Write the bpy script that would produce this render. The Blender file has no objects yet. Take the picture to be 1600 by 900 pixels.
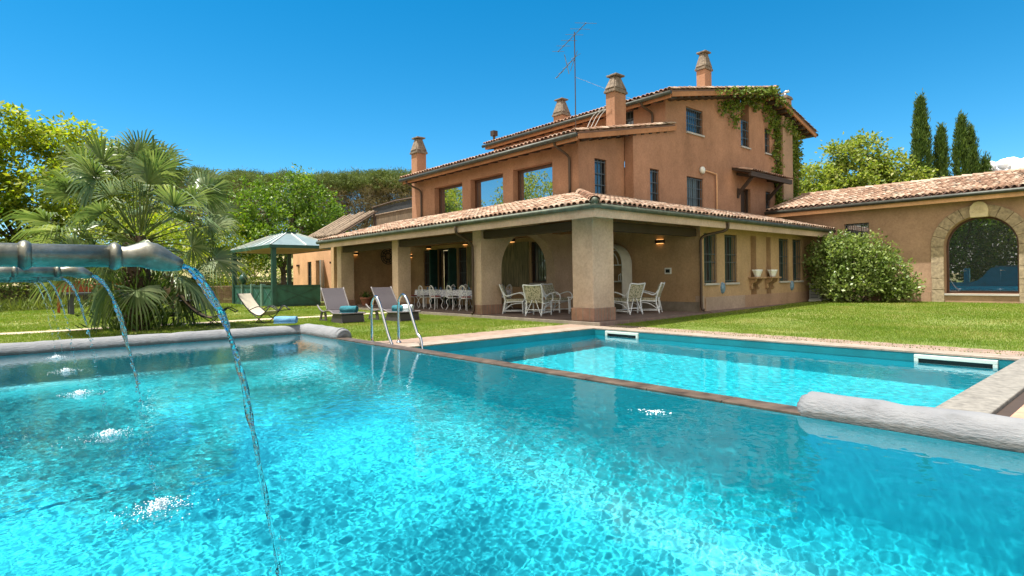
import bpy, math, random
import numpy as np
from mathutils import Vector, Matrix

random.seed(7)
RNG = np.random.default_rng(11)
SC = bpy.context.scene
COL = SC.collection
PI = math.pi


# ------------------------------------------------------------------ materials
def rgb(c):
    return (c[0], c[1], c[2], 1.0)


class NT:
    def __init__(self, name):
        self.m = bpy.data.materials.new(name)
        self.m.use_nodes = True
        self.t = self.m.node_tree
        self.b = self.t.nodes['Principled BSDF']
        self.out = self.t.nodes['Material Output']

    def n(self, kind, **kw):
        nd = self.t.nodes.new(kind)
        for k, v in kw.items():
            setattr(nd, k, v)
        return nd

    def l(self, a, b):
        self.t.links.new(a, b)

    def pos(self):
        return self.n('ShaderNodeNewGeometry').outputs['Position']

    def noise(self, scale, detail=4.0, rough=.55, vec=None, stretch=None):
        v = vec or self.pos()
        if stretch:
            mp = self.n('ShaderNodeMapping')
            mp.inputs['Scale'].default_value = stretch
            self.l(v, mp.inputs['Vector'])
            v = mp.outputs[0]
        nz = self.n('ShaderNodeTexNoise')
        nz.inputs['Scale'].default_value = scale
        nz.inputs['Detail'].default_value = detail
        nz.inputs['Roughness'].default_value = rough
        self.l(v, nz.inputs['Vector'])
        return nz.outputs['Fac']

    def ramp(self, fac, stops):
        r = self.n('ShaderNodeValToRGB')
        el = r.color_ramp.elements
        while len(el) < len(stops):
            el.new(.5)
        for e, (p, c) in zip(el, stops):
            e.position = p
            e.color = rgb(c)
        self.l(fac, r.inputs[0])
        return r.outputs[0]

    def mix(self, fac, a, b, mode='MIX'):
        mx = self.n('ShaderNodeMix', data_type='RGBA', blend_type=mode)
        for sock, v in ((mx.inputs[0], fac), (mx.inputs[6], a), (mx.inputs[7], b)):
            if hasattr(v, 'is_linked') or hasattr(v, 'links'):
                self.l(v, sock)
            elif isinstance(v, (int, float)):
                sock.default_value = v
            else:
                sock.default_value = rgb(v)
        return mx.outputs[2]

    def bump(self, h, strength=.3, dist=.02):
        bp = self.n('ShaderNodeBump')
        bp.inputs['Strength'].default_value = strength
        bp.inputs['Distance'].default_value = dist
        self.l(h, bp.inputs['Height'])
        self.l(bp.outputs[0], self.b.inputs['Normal'])

    def set(self, **kw):
        for k, v in kw.items():
            s = self.b.inputs[k.replace('_', ' ')]
            if hasattr(v, 'links'):
                self.l(v, s)
            else:
                s.default_value = v
        return self


def plain(name, c, rough=.6, metal=0.0, var=.12, nscale=3.0, bump=0.0, bscale=40.0, spec=None):
    t = NT(name)
    a = tuple(max(0, x * (1 - var)) for x in c)
    b = tuple(min(1, x * (1 + var)) for x in c)
    t.set(Base_Color=t.ramp(t.noise(nscale), [(.3, a), (.7, b)]), Roughness=rough, Metallic=metal)
    if spec is not None:
        t.b.inputs['Specular IOR Level'].default_value = spec
    if bump:
        t.bump(t.noise(bscale, 3), bump, .01)
    return t.m


def stucco(name, c, stain=.76, var=.16):
    t = NT(name)
    a = tuple(x * (1 - var) for x in c)
    b = tuple(x * (1 + var) for x in c)
    base = t.ramp(t.noise(.9, 6, .62), [(.3, a), (.7, b)])
    fine = t.ramp(t.noise(14, 5, .7), [(.35, (.86, .86, .86)), (.65, (1.08, 1.08, 1.08))])
    col = t.mix(1.0, base, fine, 'MULTIPLY')
    st = t.ramp(t.noise(1.0, 6, .68, stretch=(1.1, 1.1, .4)), [(.42, (1.05, 1.05, 1.05)), (.8, (stain, stain, stain * .97))])
    col = t.mix(1.0, col, st, 'MULTIPLY')
    t.set(Base_Color=col, Roughness=.92)
    t.b.inputs['Specular IOR Level'].default_value = .15
    t.bump(t.noise(30, 4, .7), .45, .012)
    return t.m


def leafy(name, stops, rough=.5, trans=.35, spec=.4, iw=.55, nw=.5, ns=.9):
    """leaf material: colour differs from leaf to leaf and clump to clump"""
    t = NT(name)
    g = t.n('ShaderNodeNewGeometry')
    mx = t.n('ShaderNodeMath', operation='MULTIPLY_ADD')
    t.l(g.outputs['Random Per Island'], mx.inputs[0])
    mx.inputs[1].default_value = iw
    nz = t.n('ShaderNodeMath', operation='MULTIPLY')
    t.l(t.noise(ns, 4 if nw > .6 else 2), nz.inputs[0])
    nz.inputs[1].default_value = nw
    t.l(nz.outputs[0], mx.inputs[2])
    col = t.ramp(mx.outputs[0], stops)
    t.set(Base_Color=col, Roughness=rough)
    t.b.inputs['Specular IOR Level'].default_value = spec
    tr = t.n('ShaderNodeBsdfTranslucent')
    t.l(t.mix(1.0, col, (1.25, 1.3, .6), 'MULTIPLY'), tr.inputs[0])
    ms = t.n('ShaderNodeMixShader')
    ms.inputs[0].default_value = trans
    t.l(t.b.outputs[0], ms.inputs[1])
    t.l(tr.outputs[0], ms.inputs[2])
    t.l(ms.outputs[0], t.out.inputs[0])
    return t.m


def tile_mat(name, stops, moss=.5):
    t = NT(name)
    g = t.n('ShaderNodeNewGeometry')
    col = t.ramp(g.outputs['Random Per Island'], stops)
    st = t.ramp(t.noise(2.2, 6, .7), [(.5, (1, 1, 1)), (.72, (moss, moss, moss * .9))])
    col = t.mix(1.0, col, st, 'MULTIPLY')
    fine = t.ramp(t.noise(25, 3), [(.35, (.85, .85, .85)), (.65, (1.1, 1.1, 1.1))])
    t.set(Base_Color=t.mix(1.0, col, fine, 'MULTIPLY'), Roughness=.88)
    t.b.inputs['Specular IOR Level'].default_value = .2
    t.bump(t.noise(50, 3), .3, .01)
    return t.m


def glass_pane(name, tint=(.012, .016, .018), refl=.32, rough=.01):
    """a dark room behind plate glass: black body, mirror-like sheet on top"""
    t = NT(name)
    t.set(Base_Color=rgb(tint), Roughness=.3)
    gl = t.n('ShaderNodeBsdfGlossy')
    gl.inputs['Roughness'].default_value = rough
    gl.inputs[0].default_value = (.95, .98, 1, 1)
    lw = t.n('ShaderNodeFresnel')
    lw.inputs[0].default_value = 1.5
    ad = t.n('ShaderNodeMath', operation='ADD', use_clamp=True)
    t.l(lw.outputs[0], ad.inputs[0])
    ad.inputs[1].default_value = refl
    ms = t.n('ShaderNodeMixShader')
    t.l(ad.outputs[0], ms.inputs[0])
    t.l(t.b.outputs[0], ms.inputs[1])
    t.l(gl.outputs[0], ms.inputs[2])
    t.l(ms.outputs[0], t.out.inputs[0])
    return t.m


def clear_water(name, tint, bump=0.0, bscale=18.0):
    t = NT(name)
    t.t.nodes.remove(t.b)
    g = t.n('ShaderNodeBsdfGlass')
    g.inputs['IOR'].default_value = 1.333
    g.inputs['Roughness'].default_value = 0
    g.inputs[0].default_value = rgb(tint)
    if bump:
        bp = t.n('ShaderNodeBump')
        bp.inputs['Strength'].default_value = bump
        bp.inputs['Distance'].default_value = .01
        t.l(t.noise(bscale, 3, .6), bp.inputs['Height'])
        t.l(bp.outputs[0], g.inputs['Normal'])
    t.l(g.outputs[0], t.out.inputs[0])
    return t.m


def emit(name, c, s):
    t = NT(name)
    t.set(Base_Color=rgb(c), Emission_Color=rgb(c), Emission_Strength=s)
    return t.m


M = {}
M['ochre'] = stucco('ochre_plaster', (.355, .192, .118))
M['ochre_dark'] = stucco('ochre_plaster_eave', (.40, .195, .10))
M['tan'] = stucco('tan_plaster', (.41, .275, .155))
M['beige'] = stucco('beige_plaster', (.49, .365, .275), stain=.85)
M['brown'] = stucco('brown_plaster', (.36, .235, .155))
M['plinth'] = stucco('plinth_render', (.38, .285, .215), stain=.8)
M['peach'] = stucco('peach_plaster', (.62, .36, .20))
M['wood_dark'] = plain('dark_timber', (.045, .028, .018), .75, bump=.4, bscale=18)
M['wood_frame'] = plain('brown_frame', (.075, .032, .018), .45)
M['iron'] = plain('black_iron', (.02, .021, .024), .5, .4)
M['iron_grey'] = plain('grey_iron', (.10, .115, .12), .5, .3)
M['gutter'] = plain('weathered_gutter', (.055, .06, .05), .55, .5, var=.35, nscale=5)
M['copper'] = plain('copper_gutter', (.07, .085, .06), .6, .35, var=.4, nscale=4)
M['pipe'] = plain('brown_downpipe', (.075, .05, .035), .5, .5)
M['tile'] = tile_mat('roof_tile', [(0, (.21, .125, .085)), (.3, (.31, .195, .135)), (.65, (.39, .275, .20)), (.9, (.48, .385, .30)), (1, (.15, .11, .085))], .42)
M['tile_old'] = tile_mat('old_roof_tile', [(0, (.26, .15, .11)), (.4, (.40, .23, .16)), (.75, (.50, .34, .25)), (1, (.23, .19, .15))], .4)
M['pan'] = plain('roof_pan', (.15, .085, .06), .9)
M['chim_stone'] = plain('chimney_cap', (.16, .125, .09), .9, var=.5, nscale=9, bump=.6, bscale=20)
M['tuff'] = plain('tuff_stone', (.31, .245, .16), .92, var=.38, nscale=9, bump=.9, bscale=26)
M['tuff_key'] = plain('carved_stone', (.58, .49, .31), .9, var=.12, nscale=8, bump=.5, bscale=30)
M['sill'] = plain('stone_sill', (.40, .38, .35), .75)
M['pane'] = glass_pane('dark_glass', refl=.03)
M['pane_big'] = glass_pane('plate_glass', refl=.42)
M['pane_arch'] = glass_pane('arch_glass', refl=.34)
M['curtain'] = plain('shutter_blue', (.10, .15, .18), .6)
M['white_iron'] = plain('white_enamel', (.82, .83, .84), .4, var=.06)
M['rattan'] = plain('whitewashed_rattan', (.76, .79, .80), .55, var=.1, nscale=12)
M['cane_white'] = plain('white_cane', (.62, .63, .58), .6)


def fabric(name, base, spot, scale, lo=.5, hi=.58):
    t = NT(name)
    t.set(Base_Color=t.ramp(t.noise(scale, 3, .6), [(lo, base), (hi, spot)]), Roughness=.9)
    t.bump(t.noise(120, 2), .2, .004)
    return t.m


M['cushion'] = fabric('leaf_print_cushion', (.50, .46, .34), (.16, .17, .10), 22)
M['cloth'] = fabric('blue_print_cloth', (.80, .81, .85), (.17, .21, .33), 26, .52, .56)
M['cushion_red'] = fabric('red_seat_pad', (.36, .13, .11), (.22, .05, .05), 20)
M['cushion_dark'] = fabric('dark_seat_pad', (.06, .09, .08), (.16, .06, .05), 20)
_t = NT('woven_wicker')
_w = _t.n('ShaderNodeTexWave', wave_type='BANDS', bands_direction='X')
_w.inputs['Scale'].default_value = 22
_w.inputs['Distortion'].default_value = 1.2
_t.l(_t.n('ShaderNodeTexCoord').outputs['Object'], _w.inputs['Vector'])
_t.set(Base_Color=_t.ramp(_w.outputs['Fac'], [(.2, (.045, .037, .04)), (.8, (.115, .098, .105))]), Roughness=.55)
_t.bump(_w.outputs['Fac'], .5, .01)
M['wicker'] = _t.m
M['wicker_edge'] = plain('wicker_edge', (.13, .115, .11), .55)
M['towel'] = plain('teal_towel', (.018, .13, .165), .95, var=.25, nscale=30, bump=.8, bscale=160)
M['towel_white'] = plain('pale_towel', (.55, .62, .64), .95, var=.1, nscale=30, bump=.8, bscale=160)
M['towel_blue'] = plain('blue_towel', (.12, .27, .42), .95, var=.25, nscale=30, bump=.8, bscale=160)
M['steel'] = plain('polished_steel', (.62, .62, .63), .12, 1.0, var=.03)
M['sling'] = plain('beige_sling', (.50, .44, .33), .85, bump=.3, bscale=120)
M['sling_back'] = plain('shaded_sling', (.19, .125, .065), .85, bump=.3, bscale=120)  # back of the beige sling, its back-lit shade put into a browner colour
M['green_paint'] = plain('green_paint', (.010, .060, .048), .45, var=.25)
M['green_light'] = plain('pale_green_paint', (.12, .22, .18), .5)
M['green_panel'] = plain('green_panel', (.014, .085, .062), .5, var=.3)
M['gaz_roof'] = plain('frosted_roof', (.175, .22, .205), .3, var=.12, spec=.7)
M['gaz_trim'] = plain('roof_trim', (.55, .58, .55), .4)
M['straw'] = plain('straw_ceiling', (.40, .27, .16), .9, var=.3, nscale=30)
M['rim'] = plain('rounded_rim', (.245, .248, .255), .85, var=.14, nscale=4, bump=.5, bscale=30)
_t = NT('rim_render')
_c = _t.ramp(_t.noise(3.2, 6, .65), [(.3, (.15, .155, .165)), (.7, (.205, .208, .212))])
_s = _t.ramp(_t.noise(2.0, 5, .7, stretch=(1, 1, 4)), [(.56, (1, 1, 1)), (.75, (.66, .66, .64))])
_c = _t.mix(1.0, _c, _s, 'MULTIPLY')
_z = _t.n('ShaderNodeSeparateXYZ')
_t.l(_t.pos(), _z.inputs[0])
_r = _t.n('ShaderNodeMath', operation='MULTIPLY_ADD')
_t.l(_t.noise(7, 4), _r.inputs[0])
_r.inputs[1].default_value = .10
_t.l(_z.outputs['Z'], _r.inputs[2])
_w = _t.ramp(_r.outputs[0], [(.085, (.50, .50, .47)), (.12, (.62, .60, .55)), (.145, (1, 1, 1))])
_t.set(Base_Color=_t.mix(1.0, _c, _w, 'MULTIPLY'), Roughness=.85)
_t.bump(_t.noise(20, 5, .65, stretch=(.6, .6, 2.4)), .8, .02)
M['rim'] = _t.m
M['liner'] = plain('pool_liner', (.010, .425, .505), .5, var=.04, nscale=2)
M['band'] = plain('wall_shade_band', (.006, .15, .18), .4, var=.12)  # darker liner teal: shade on the pool walls put into the colour
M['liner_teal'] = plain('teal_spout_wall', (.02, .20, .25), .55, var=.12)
M['skimmer'] = plain('white_skimmer', (.55, .58, .53), .4, var=.04)
M['black'] = plain('black_slot', (.01, .012, .012), .7)
M['terracotta'] = plain('terracotta_pot', (.32, .13, .075), .85)
M['ceramic'] = plain('white_ceramic', (.70, .71, .66), .35, var=.08, nscale=10)
M['marble_shelf'] = plain('stone_bracket', (.36, .23, .12), .85, var=.25, nscale=10)
M['plaque'] = plain('blue_plaque', (.14, .24, .33), .35, var=.3, nscale=14)
M['ac'] = plain('grey_casing', (.42, .45, .45), .5)
M['bottle'] = plain('green_bottle', (.012, .06, .022), .12)
M['bottle_white'] = plain('pale_bottle', (.45, .5, .47), .2)
M['tumbler'] = plain('blue_tumbler', (.12, .2, .3), .15)
M['sconce'] = plain('bronze_sconce', (.05, .022, .012), .5, .4)
M['glow'] = emit('warm_lamp', (1.0, .5, .16), .9)
M['bark'] = plain('bark', (.10, .075, .055), .95, var=.4, nscale=12, bump=.9, bscale=25)
M['bark_grey'] = plain('grey_bark', (.20, .16, .13), .95, var=.3, nscale=6, bump=.8, bscale=14)
M['palm_fibre'] = plain('palm_fibre', (.07, .045, .025), .98, var=.5, nscale=20, bump=1.0, bscale=30)
M['foam'] = plain('white_foam', (.82, .88, .90), .5, var=.05)
_t = NT('spout_metal')
_t.set(Base_Color=_t.ramp(_t.noise(16, 5, .65), [(.3, (.10, .10, .075)), (.55, (.205, .20, .16)), (.75, (.36, .35, .31))]),
       Roughness=.42, Metallic=.75)
_t.bump(_t.noise(60, 3), .25, .004)
M['spout'] = _t.m
M['cane'] = plain('weathered_cane', (.19, .14, .095), .9, var=.4, nscale=6)
M['cane_dark'] = plain('dark_cane', (.075, .05, .035), .9, var=.3, nscale=6)
_t = NT('reed_mat')
_t.set(Base_Color=_t.ramp(_t.noise(9, 3, .6, stretch=(3, 3, .25)), [(.3, (.06, .045, .03)), (.6, (.17, .125, .08)), (.8, (.26, .2, .12))]), Roughness=.9)
M['reed'] = _t.m
_t = NT('bamboo_blind')
_t.set(Base_Color=_t.ramp(_t.noise(5, 3, .6, stretch=(6, 6, .3)), [(.35, (.09, .08, .045)), (.55, (.24, .21, .12)), (.7, (.36, .32, .19))]), Roughness=.85)
M['bamboo'] = _t.m
_t = NT('wicker_fence')
_t.set(Base_Color=_t.ramp(_t.noise(6, 3, .6, stretch=(3, 3, .5)), [(.3, (.09, .055, .03)), (.7, (.21, .14, .085))]), Roughness=.95)
M['fence'] = _t.m
M['picnic'] = plain('grey_timber', (.05, .055, .06), .8, var=.2)
M['red_cushion'] = plain('red_slats', (.30, .055, .02), .85, var=.3, nscale=8)
M['pebble'] = plain('shingle', (.3, .28, .25), .9)


# stone paving with joints and worn, weedy edges
def paving(name, c, c2, bscale, mortar=(.22, .19, .15), bw=.5, rh=.25):
    t = NT(name)
    br = t.n('ShaderNodeTexBrick')
    br.inputs['Scale'].default_value = bscale
    br.inputs['Color1'].default_value = rgb(c)
    br.inputs['Color2'].default_value = rgb(c2)
    br.inputs['Mortar'].default_value = rgb(mortar)
    br.inputs['Mortar Size'].default_value = .012
    br.inputs['Brick Width'].default_value = bw
    br.inputs['Row Height'].default_value = rh
    t.l(t.pos(), br.inputs['Vector'])
    st = t.ramp(t.noise(3, 6, .7), [(.35, (.72, .70, .66)), (.65, (1.1, 1.1, 1.1))])
    col = t.mix(1.0, br.outputs['Color'], st, 'MULTIPLY')
    t.set(Base_Color=col, Roughness=.88)
    t.bump(t.noise(40, 4), .35, .01)
    return t.m


M['coping'] = paving('pale_coping', (.29, .235, .19), (.25, .20, .16), 1.0, bw=.6, rh=.42)
M['pavers'] = paving('pink_pavers', (.28, .19, .14), (.24, .16, .12), 1.0, bw=.30, rh=.15)
M['stone_edge'] = plain('travertine', (.185, .172, .148), .85, var=.3, nscale=14, bump=.7, bscale=45)
M['ledge'] = plain('wet_ledge', (.085, .06, .042), .4, var=.5, nscale=6, bump=.4, bscale=30)
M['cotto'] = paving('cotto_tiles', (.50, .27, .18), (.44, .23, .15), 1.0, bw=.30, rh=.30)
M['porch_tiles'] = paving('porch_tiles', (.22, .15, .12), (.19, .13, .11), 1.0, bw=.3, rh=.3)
M['path'] = plain('gravel_path', (.42, .33, .24), .95, var=.25, nscale=8, bump=.6, bscale=60)
M['brick_base'] = paving('brick_base', (.33, .19, .13), (.27, .16, .12), 1.0, bw=.25, rh=.12)

# ground
_t = NT('turf')
_g = _t.noise(.35, 5, .6)
_lawn = _t.ramp(_g, [(.3, (.085, .13, .016)), (.48, (.13, .165, .026)), (.66, (.22, .205, .07))])
_f = _t.ramp(_t.noise(24, 4, .7), [(.3, (.65, .65, .6)), (.7, (1.25, 1.25, 1.2))])
_lawn = _t.mix(1.0, _lawn, _f, 'MULTIPLY')
_sx = _t.n('ShaderNodeVectorMath', operation='LENGTH')
_t.l(_t.pos(), _sx.inputs[0])
_mr = _t.n('ShaderNodeMapRange')
_mr.inputs['From Min'].default_value = 55
_mr.inputs['From Max'].default_value = 85
_t.l(_sx.outputs['Value'], _mr.inputs['Value'])
_dry = _t.ramp(_t.noise(.06, 4, .6), [(.35, (.16, .15, .05)), (.6, (.36, .28, .14))])
_t.set(Base_Color=_t.mix(_mr.outputs[0], _lawn, _dry), Roughness=.95)
_t.bump(_t.noise(30, 4), .6, .04)
M['turf'] = _t.m
M['grass'] = leafy('grass_blades', [(0, (.06, .13, .010)), (.4, (.12, .21, .016)), (.75, (.19, .27, .032)), (1, (.38, .34, .12))], .6, .4, .25, .42, .95, .55)

M['locust'] = leafy('locust_leaf', [(0, (.07, .13, .012)), (.4, (.19, .27, .018)), (.75, (.36, .38, .03)), (1, (.48, .38, .06))], .55, .5)
M['citrus'] = leafy('citrus_leaf', [(0, (.025, .06, .008)), (.4, (.075, .15, .014)), (.7, (.16, .26, .022)), (1, (.30, .36, .06))], .45, .4, .35)
M['bush_leaf'] = leafy('camellia_leaf', [(0, (.035, .075, .016)), (.4, (.12, .185, .04)), (.75, (.28, .35, .11)), (1, (.52, .52, .30))], .40, .35, .5)
M['lime_leaf'] = leafy('lime_leaf', [(0, (.05, .10, .014)), (.4, (.15, .21, .028)), (.75, (.31, .34, .075)), (1, (.50, .45, .19))], .5, .45)
M['cypress'] = leafy('cypress_leaf', [(0, (.018, .04, .011)), (.45, (.05, .095, .018)), (.8, (.12, .18, .035)), (1, (.20, .25, .06))], .6, .2, .25)
M['pine'] = leafy('pine_needles', [(0, (.04, .065, .018)), (.45, (.085, .125, .032)), (.8, (.15, .185, .05)), (1, (.21, .22, .08))], .65, .25, .2)
M['pine_dry'] = leafy('pine_understorey', [(0, (.11, .085, .055)), (.5, (.20, .165, .095)), (1, (.25, .235, .13))], .8, .25, .1)
M['palm'] = leafy('palm_leaf', [(0, (.035, .075, .025)), (.45, (.105, .16, .055)), (.8, (.24, .29, .125)), (1, (.54, .54, .38))], .38, .32, .6)
M['hedge'] = leafy('hedge_leaf', [(0, (.035, .06, .012)), (.5, (.11, .155, .026)), (1, (.24, .26, .05))], .5, .3)
M['olive'] = leafy('grey_leaf', [(0, (.08, .10, .055)), (.5, (.18, .22, .11)), (1, (.32, .35, .19))], .5, .3)
M['vine'] = leafy('vine_leaf', [(0, (.035, .07, .012)), (.4, (.09, .15, .018)), (.75, (.19, .24, .03)), (1, (.30, .19, .07))], .5, .3)
M['ivy'] = leafy('sucker_leaf', [(0, (.02, .045, .010)), (.5, (.06, .11, .018)), (1, (.16, .22, .035))], .5, .3)


# ------------------------------------------------------------------ geometry
def link(o):
    COL.objects.link(o)
    return o


class MB:
    """collects shapes for ONE mesh object"""

    def __init__(self):
        self.v = []
        self.f = []
        self.mi = []
        self.k = 0

    def add(self, vs, fs):
        o = len(self.v)
        self.v.extend([tuple(p) for p in vs])
        for f in fs:
            self.f.append(tuple(i + o for i in f))
            self.mi.append(self.k)
        return self

    def box(self, a, b):
        x0, y0, z0 = a
        x1, y1, z1 = b
        return self.add([(x0, y0, z0), (x1, y0, z0), (x1, y1, z0), (x0, y1, z0), (x0, y0, z1), (x1, y0, z1), (x1, y1, z1), (x0, y1, z1)],
                        [(3, 2, 1, 0), (4, 5, 6, 7), (0, 1, 5, 4), (1, 2, 6, 5), (2, 3, 7, 6), (3, 0, 4, 7)])

    def hexa(self, p):
        return self.add(p, [(3, 2, 1, 0), (4, 5, 6, 7), (0, 1, 5, 4), (1, 2, 6, 5), (2, 3, 7, 6), (3, 0, 4, 7)])

    def bar(self, p, q, w, h, up=(0, 0, 1)):
        p, q = Vector(p), Vector(q)
        d = (q - p).normalized()
        s = d.cross(Vector(up))
        if s.length < 1e-4:
            s = d.cross(Vector((1, 0, 0)))
        s.normalize()
        u = s.cross(d)
        s *= w / 2
        u *= h / 2
        return self.hexa([p - s - u, p + s - u, q + s - u, q - s - u, p - s + u, p + s + u, q + s + u, q - s + u])

    def tube(self, path, r, n=8, cap=True, squash=1.0):
        P = [Vector(p) for p in path]
        m = len(P)
        R = r if hasattr(r, '__len__') else [r] * m
        vs, fs = [], []
        prev = None
        for i in range(m):
            d = (P[min(i + 1, m - 1)] - P[max(i - 1, 0)])
            if d.length < 1e-9:
                d = Vector((0, 0, 1))
            d.normalize()
            if prev is None:
                a = d.cross(Vector((0, 0, 1)))
                if a.length < .05:
                    a = d.cross(Vector((0, 1, 0)))
            else:
                a = prev - d * prev.dot(d)
            a.normalize()
            prev = a
            b = d.cross(a)
            for k in range(n):
                t = 2 * PI * k / n
                vs.append(P[i] + a * (R[i] * math.cos(t)) + b * (R[i] * squash * math.sin(t)))
        for i in range(m - 1):
            for k in range(n):
                k2 = (k + 1) % n
                fs.append((i * n + k, i * n + k2, (i + 1) * n + k2, (i + 1) * n + k))
        if cap:
            fs.append(tuple(range(n - 1, -1, -1)))
            fs.append(tuple((m - 1) * n + k for k in range(n)))
        return self.add(vs, fs)

    def lathe(self, prof, c=(0, 0, 0), n=16):
        vs, fs = [], []
        for r, z in prof:
            for k in range(n):
                t = 2 * PI * k / n
                vs.append((c[0] + r * math.cos(t), c[1] + r * math.sin(t), c[2] + z))
        m = len(prof)
        for i in range(m - 1):
            for k in range(n):
                k2 = (k + 1) % n
                fs.append((i * n + k, i * n + k2, (i + 1) * n + k2, (i + 1) * n + k))
        fs.append(tuple(range(n - 1, -1, -1)))
        fs.append(tuple((m - 1) * n + k for k in range(n)))
        return self.add(vs, fs)

    def sphere(self, c, r, n=8, m=6):
        prof = [(max(1e-4, math.sin(PI * i / m)) * (r if not hasattr(r, '__len__') else r[0]),
                 -math.cos(PI * i / m) * (r if not hasattr(r, '__len__') else r[1])) for i in range(m + 1)]
        return self.lathe(prof, c, n)

    def prism(self, pts, d):
        """closed outline of 3D points pushed along d"""
        n = len(pts)
        d = Vector(d)
        a = [Vector(p) for p in pts]
        return self.add(a + [p + d for p in a], [tuple(range(n - 1, -1, -1)), tuple(range(n, 2 * n))] +
                        [(i, (i + 1) % n, n + (i + 1) % n, n + i) for i in range(n)])

    def sheet(self, rows):
        """grid of 3D points"""
        m, n = len(rows), len(rows[0])
        return self.add([p for r in rows for p in r],
                        [(i * n + j, i * n + j + 1, (i + 1) * n + j + 1, (i + 1) * n + j) for i in range(m - 1) for j in range(n - 1)])

    def build(self, name, mats, parent=None, smooth=False, bevel=0.0, auto=None):
        me = bpy.data.meshes.new(name)
        me.from_pydata(self.v, [], self.f)
        for m in (mats if isinstance(mats, (list, tuple)) else [mats]):
            me.materials.append(m)
        if max(self.mi, default=0):
            me.polygons.foreach_set('material_index', self.mi)
        if smooth:
            me.polygons.foreach_set('use_smooth', [True] * len(me.polygons))
        me.update()
        o = link(bpy.data.objects.new(name, me))
        if parent is not None:
            adopt(o, parent)
        if bevel:
            b = o.modifiers.new('bevel', 'BEVEL')
            b.width = bevel
            b.segments = 2
            b.limit_method = 'ANGLE'
        return o


def adopt(o, parent):
    o.parent = parent
    if parent.type == 'EMPTY':
        o.matrix_parent_inverse = Matrix.Translation(parent.location).inverted()


def np_mesh(name, V, F, mats, parent=None, smooth=False, mi=None):
    """V (n,3), F (m,k) arrays -> one mesh object, fast"""
    V = np.asarray(V, np.float32)
    F = np.asarray(F, np.int32)
    k = F.shape[1]
    me = bpy.data.meshes.new(name)
    me.vertices.add(len(V))
    me.vertices.foreach_set('co', V.ravel())
    me.loops.add(F.size)
    me.loops.foreach_set('vertex_index', F.ravel())
    me.polygons.add(len(F))
    me.polygons.foreach_set('loop_start', np.arange(0, F.size, k, dtype=np.int32))
    for m in (mats if isinstance(mats, (list, tuple)) else [mats]):
        me.materials.append(m)
    if mi is not None:
        me.polygons.foreach_set('material_index', np.asarray(mi, np.int32))
    if smooth:
        me.polygons.foreach_set('use_smooth', np.ones(len(F), bool))
    me.update(calc_edges=True)
    me.validate()
    o = link(bpy.data.objects.new(name, me))
    if parent is not None:
        adopt(o, parent)
    return o


def tag(o, label=None, cat=None, group=None, kind=None):
    if label:
        o['label'] = label
    if cat:
        o['category'] = cat
    if group:
        o['group'] = group
    if kind:
        o['kind'] = kind
    return o


def thing(name, label, cat, loc=(0, 0, 0), group=None):
    o = link(bpy.data.objects.new(name, None))
    o.empty_display_size = .2
    o.location = loc
    return tag(o, label, cat, group)


def dup(root, loc, rz=0.0, label=None, group=None):
    r = root.copy()
    COL.objects.link(r)
    r.location = loc
    r.rotation_euler = (0, 0, rz)
    if label:
        r['label'] = label
    if group:
        r['group'] = group
    for ch in list(root.children):
        c = ch.copy()
        COL.objects.link(c)
        c.parent = r
        for g in list(ch.children):
            d = g.copy()
            COL.objects.link(d)
            d.parent = c
    return r


def unit(a):
    return a / np.maximum(np.linalg.norm(a, axis=-1, keepdims=True), 1e-9)


def leaf_arrays(P, D, N, L, W, fold=.12):
    """diamond leaves: base P, axis D, face normal N, length L, width W"""
    P, D, N = np.asarray(P), unit(np.asarray(D)), np.asarray(N)
    S = unit(np.cross(D, N))
    N2 = np.cross(S, D)
    n = len(P)
    L = np.broadcast_to(np.asarray(L, float), (n,))[:, None]
    W = np.broadcast_to(np.asarray(W, float), (n,))[:, None]
    mid = P + D * L * .45
    a = mid + S * W * .5 + N2 * W * fold
    b = mid - S * W * .5 + N2 * W * fold
    t = P + D * L
    V = np.stack([P, a, t, b], 1).reshape(-1, 3)
    F = np.arange(4 * n).reshape(n, 4)
    return V, F


def rand_dirs(n, rng=RNG):
    return unit(rng.normal(size=(n, 3)))


def cluster_leaves(centres, rad, per, L, W, rng=RNG, up=.4, flat=1.0, droop=0.0):
    """leaves in clumps round the given centres"""
    centres = np.asarray(centres)
    m = len(centres)
    off = rng.normal(size=(m, per, 3)) * (np.broadcast_to(np.asarray(rad), (m,))[:, None, None]) * .55
    off[:, :, 2] *= flat
    P = (centres[:, None, :] + off).reshape(-1, 3)
    D = unit(off.reshape(-1, 3) * .8 / np.maximum(np.mean(rad), .01) + rng.normal(size=P.shape) * .7 + np.array([0, 0, -droop]))
    N = unit(rng.normal(size=P.shape) * .6 + np.array([0, 0, up]))
    s = rng.uniform(.7, 1.25, len(P))
    return leaf_arrays(P, D, N, L * s, W * s)


def blob_centres(blobs, dens, rng=RNG, lo=.5, hi=1.02):
    """clump centres spread through blobs (cx,cy,cz,rx,ry,rz), mostly near their skin"""
    out = []
    for (x, y, z, a, b, c) in blobs:
        n = max(4, int(dens * (a * b + b * c + a * c)))
        d = rand_dirs(n, rng)
        r = rng.uniform(lo ** 2, hi ** 2, n) ** .5
        r *= 1 + .14 * np.sin(d[:, 0] * 5 + x) * np.sin(d[:, 2] * 6 + y)
        out.append(np.array([x, y, z]) + d * r[:, None] * np.array([a, b, c]))
    return np.concatenate(out)


def merge(parts):
    V, F, o = [], [], 0
    for v, f in parts:
        V.append(v)
        F.append(f + o)
        o += len(v)
    return np.concatenate(V), np.concatenate(F)


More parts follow.
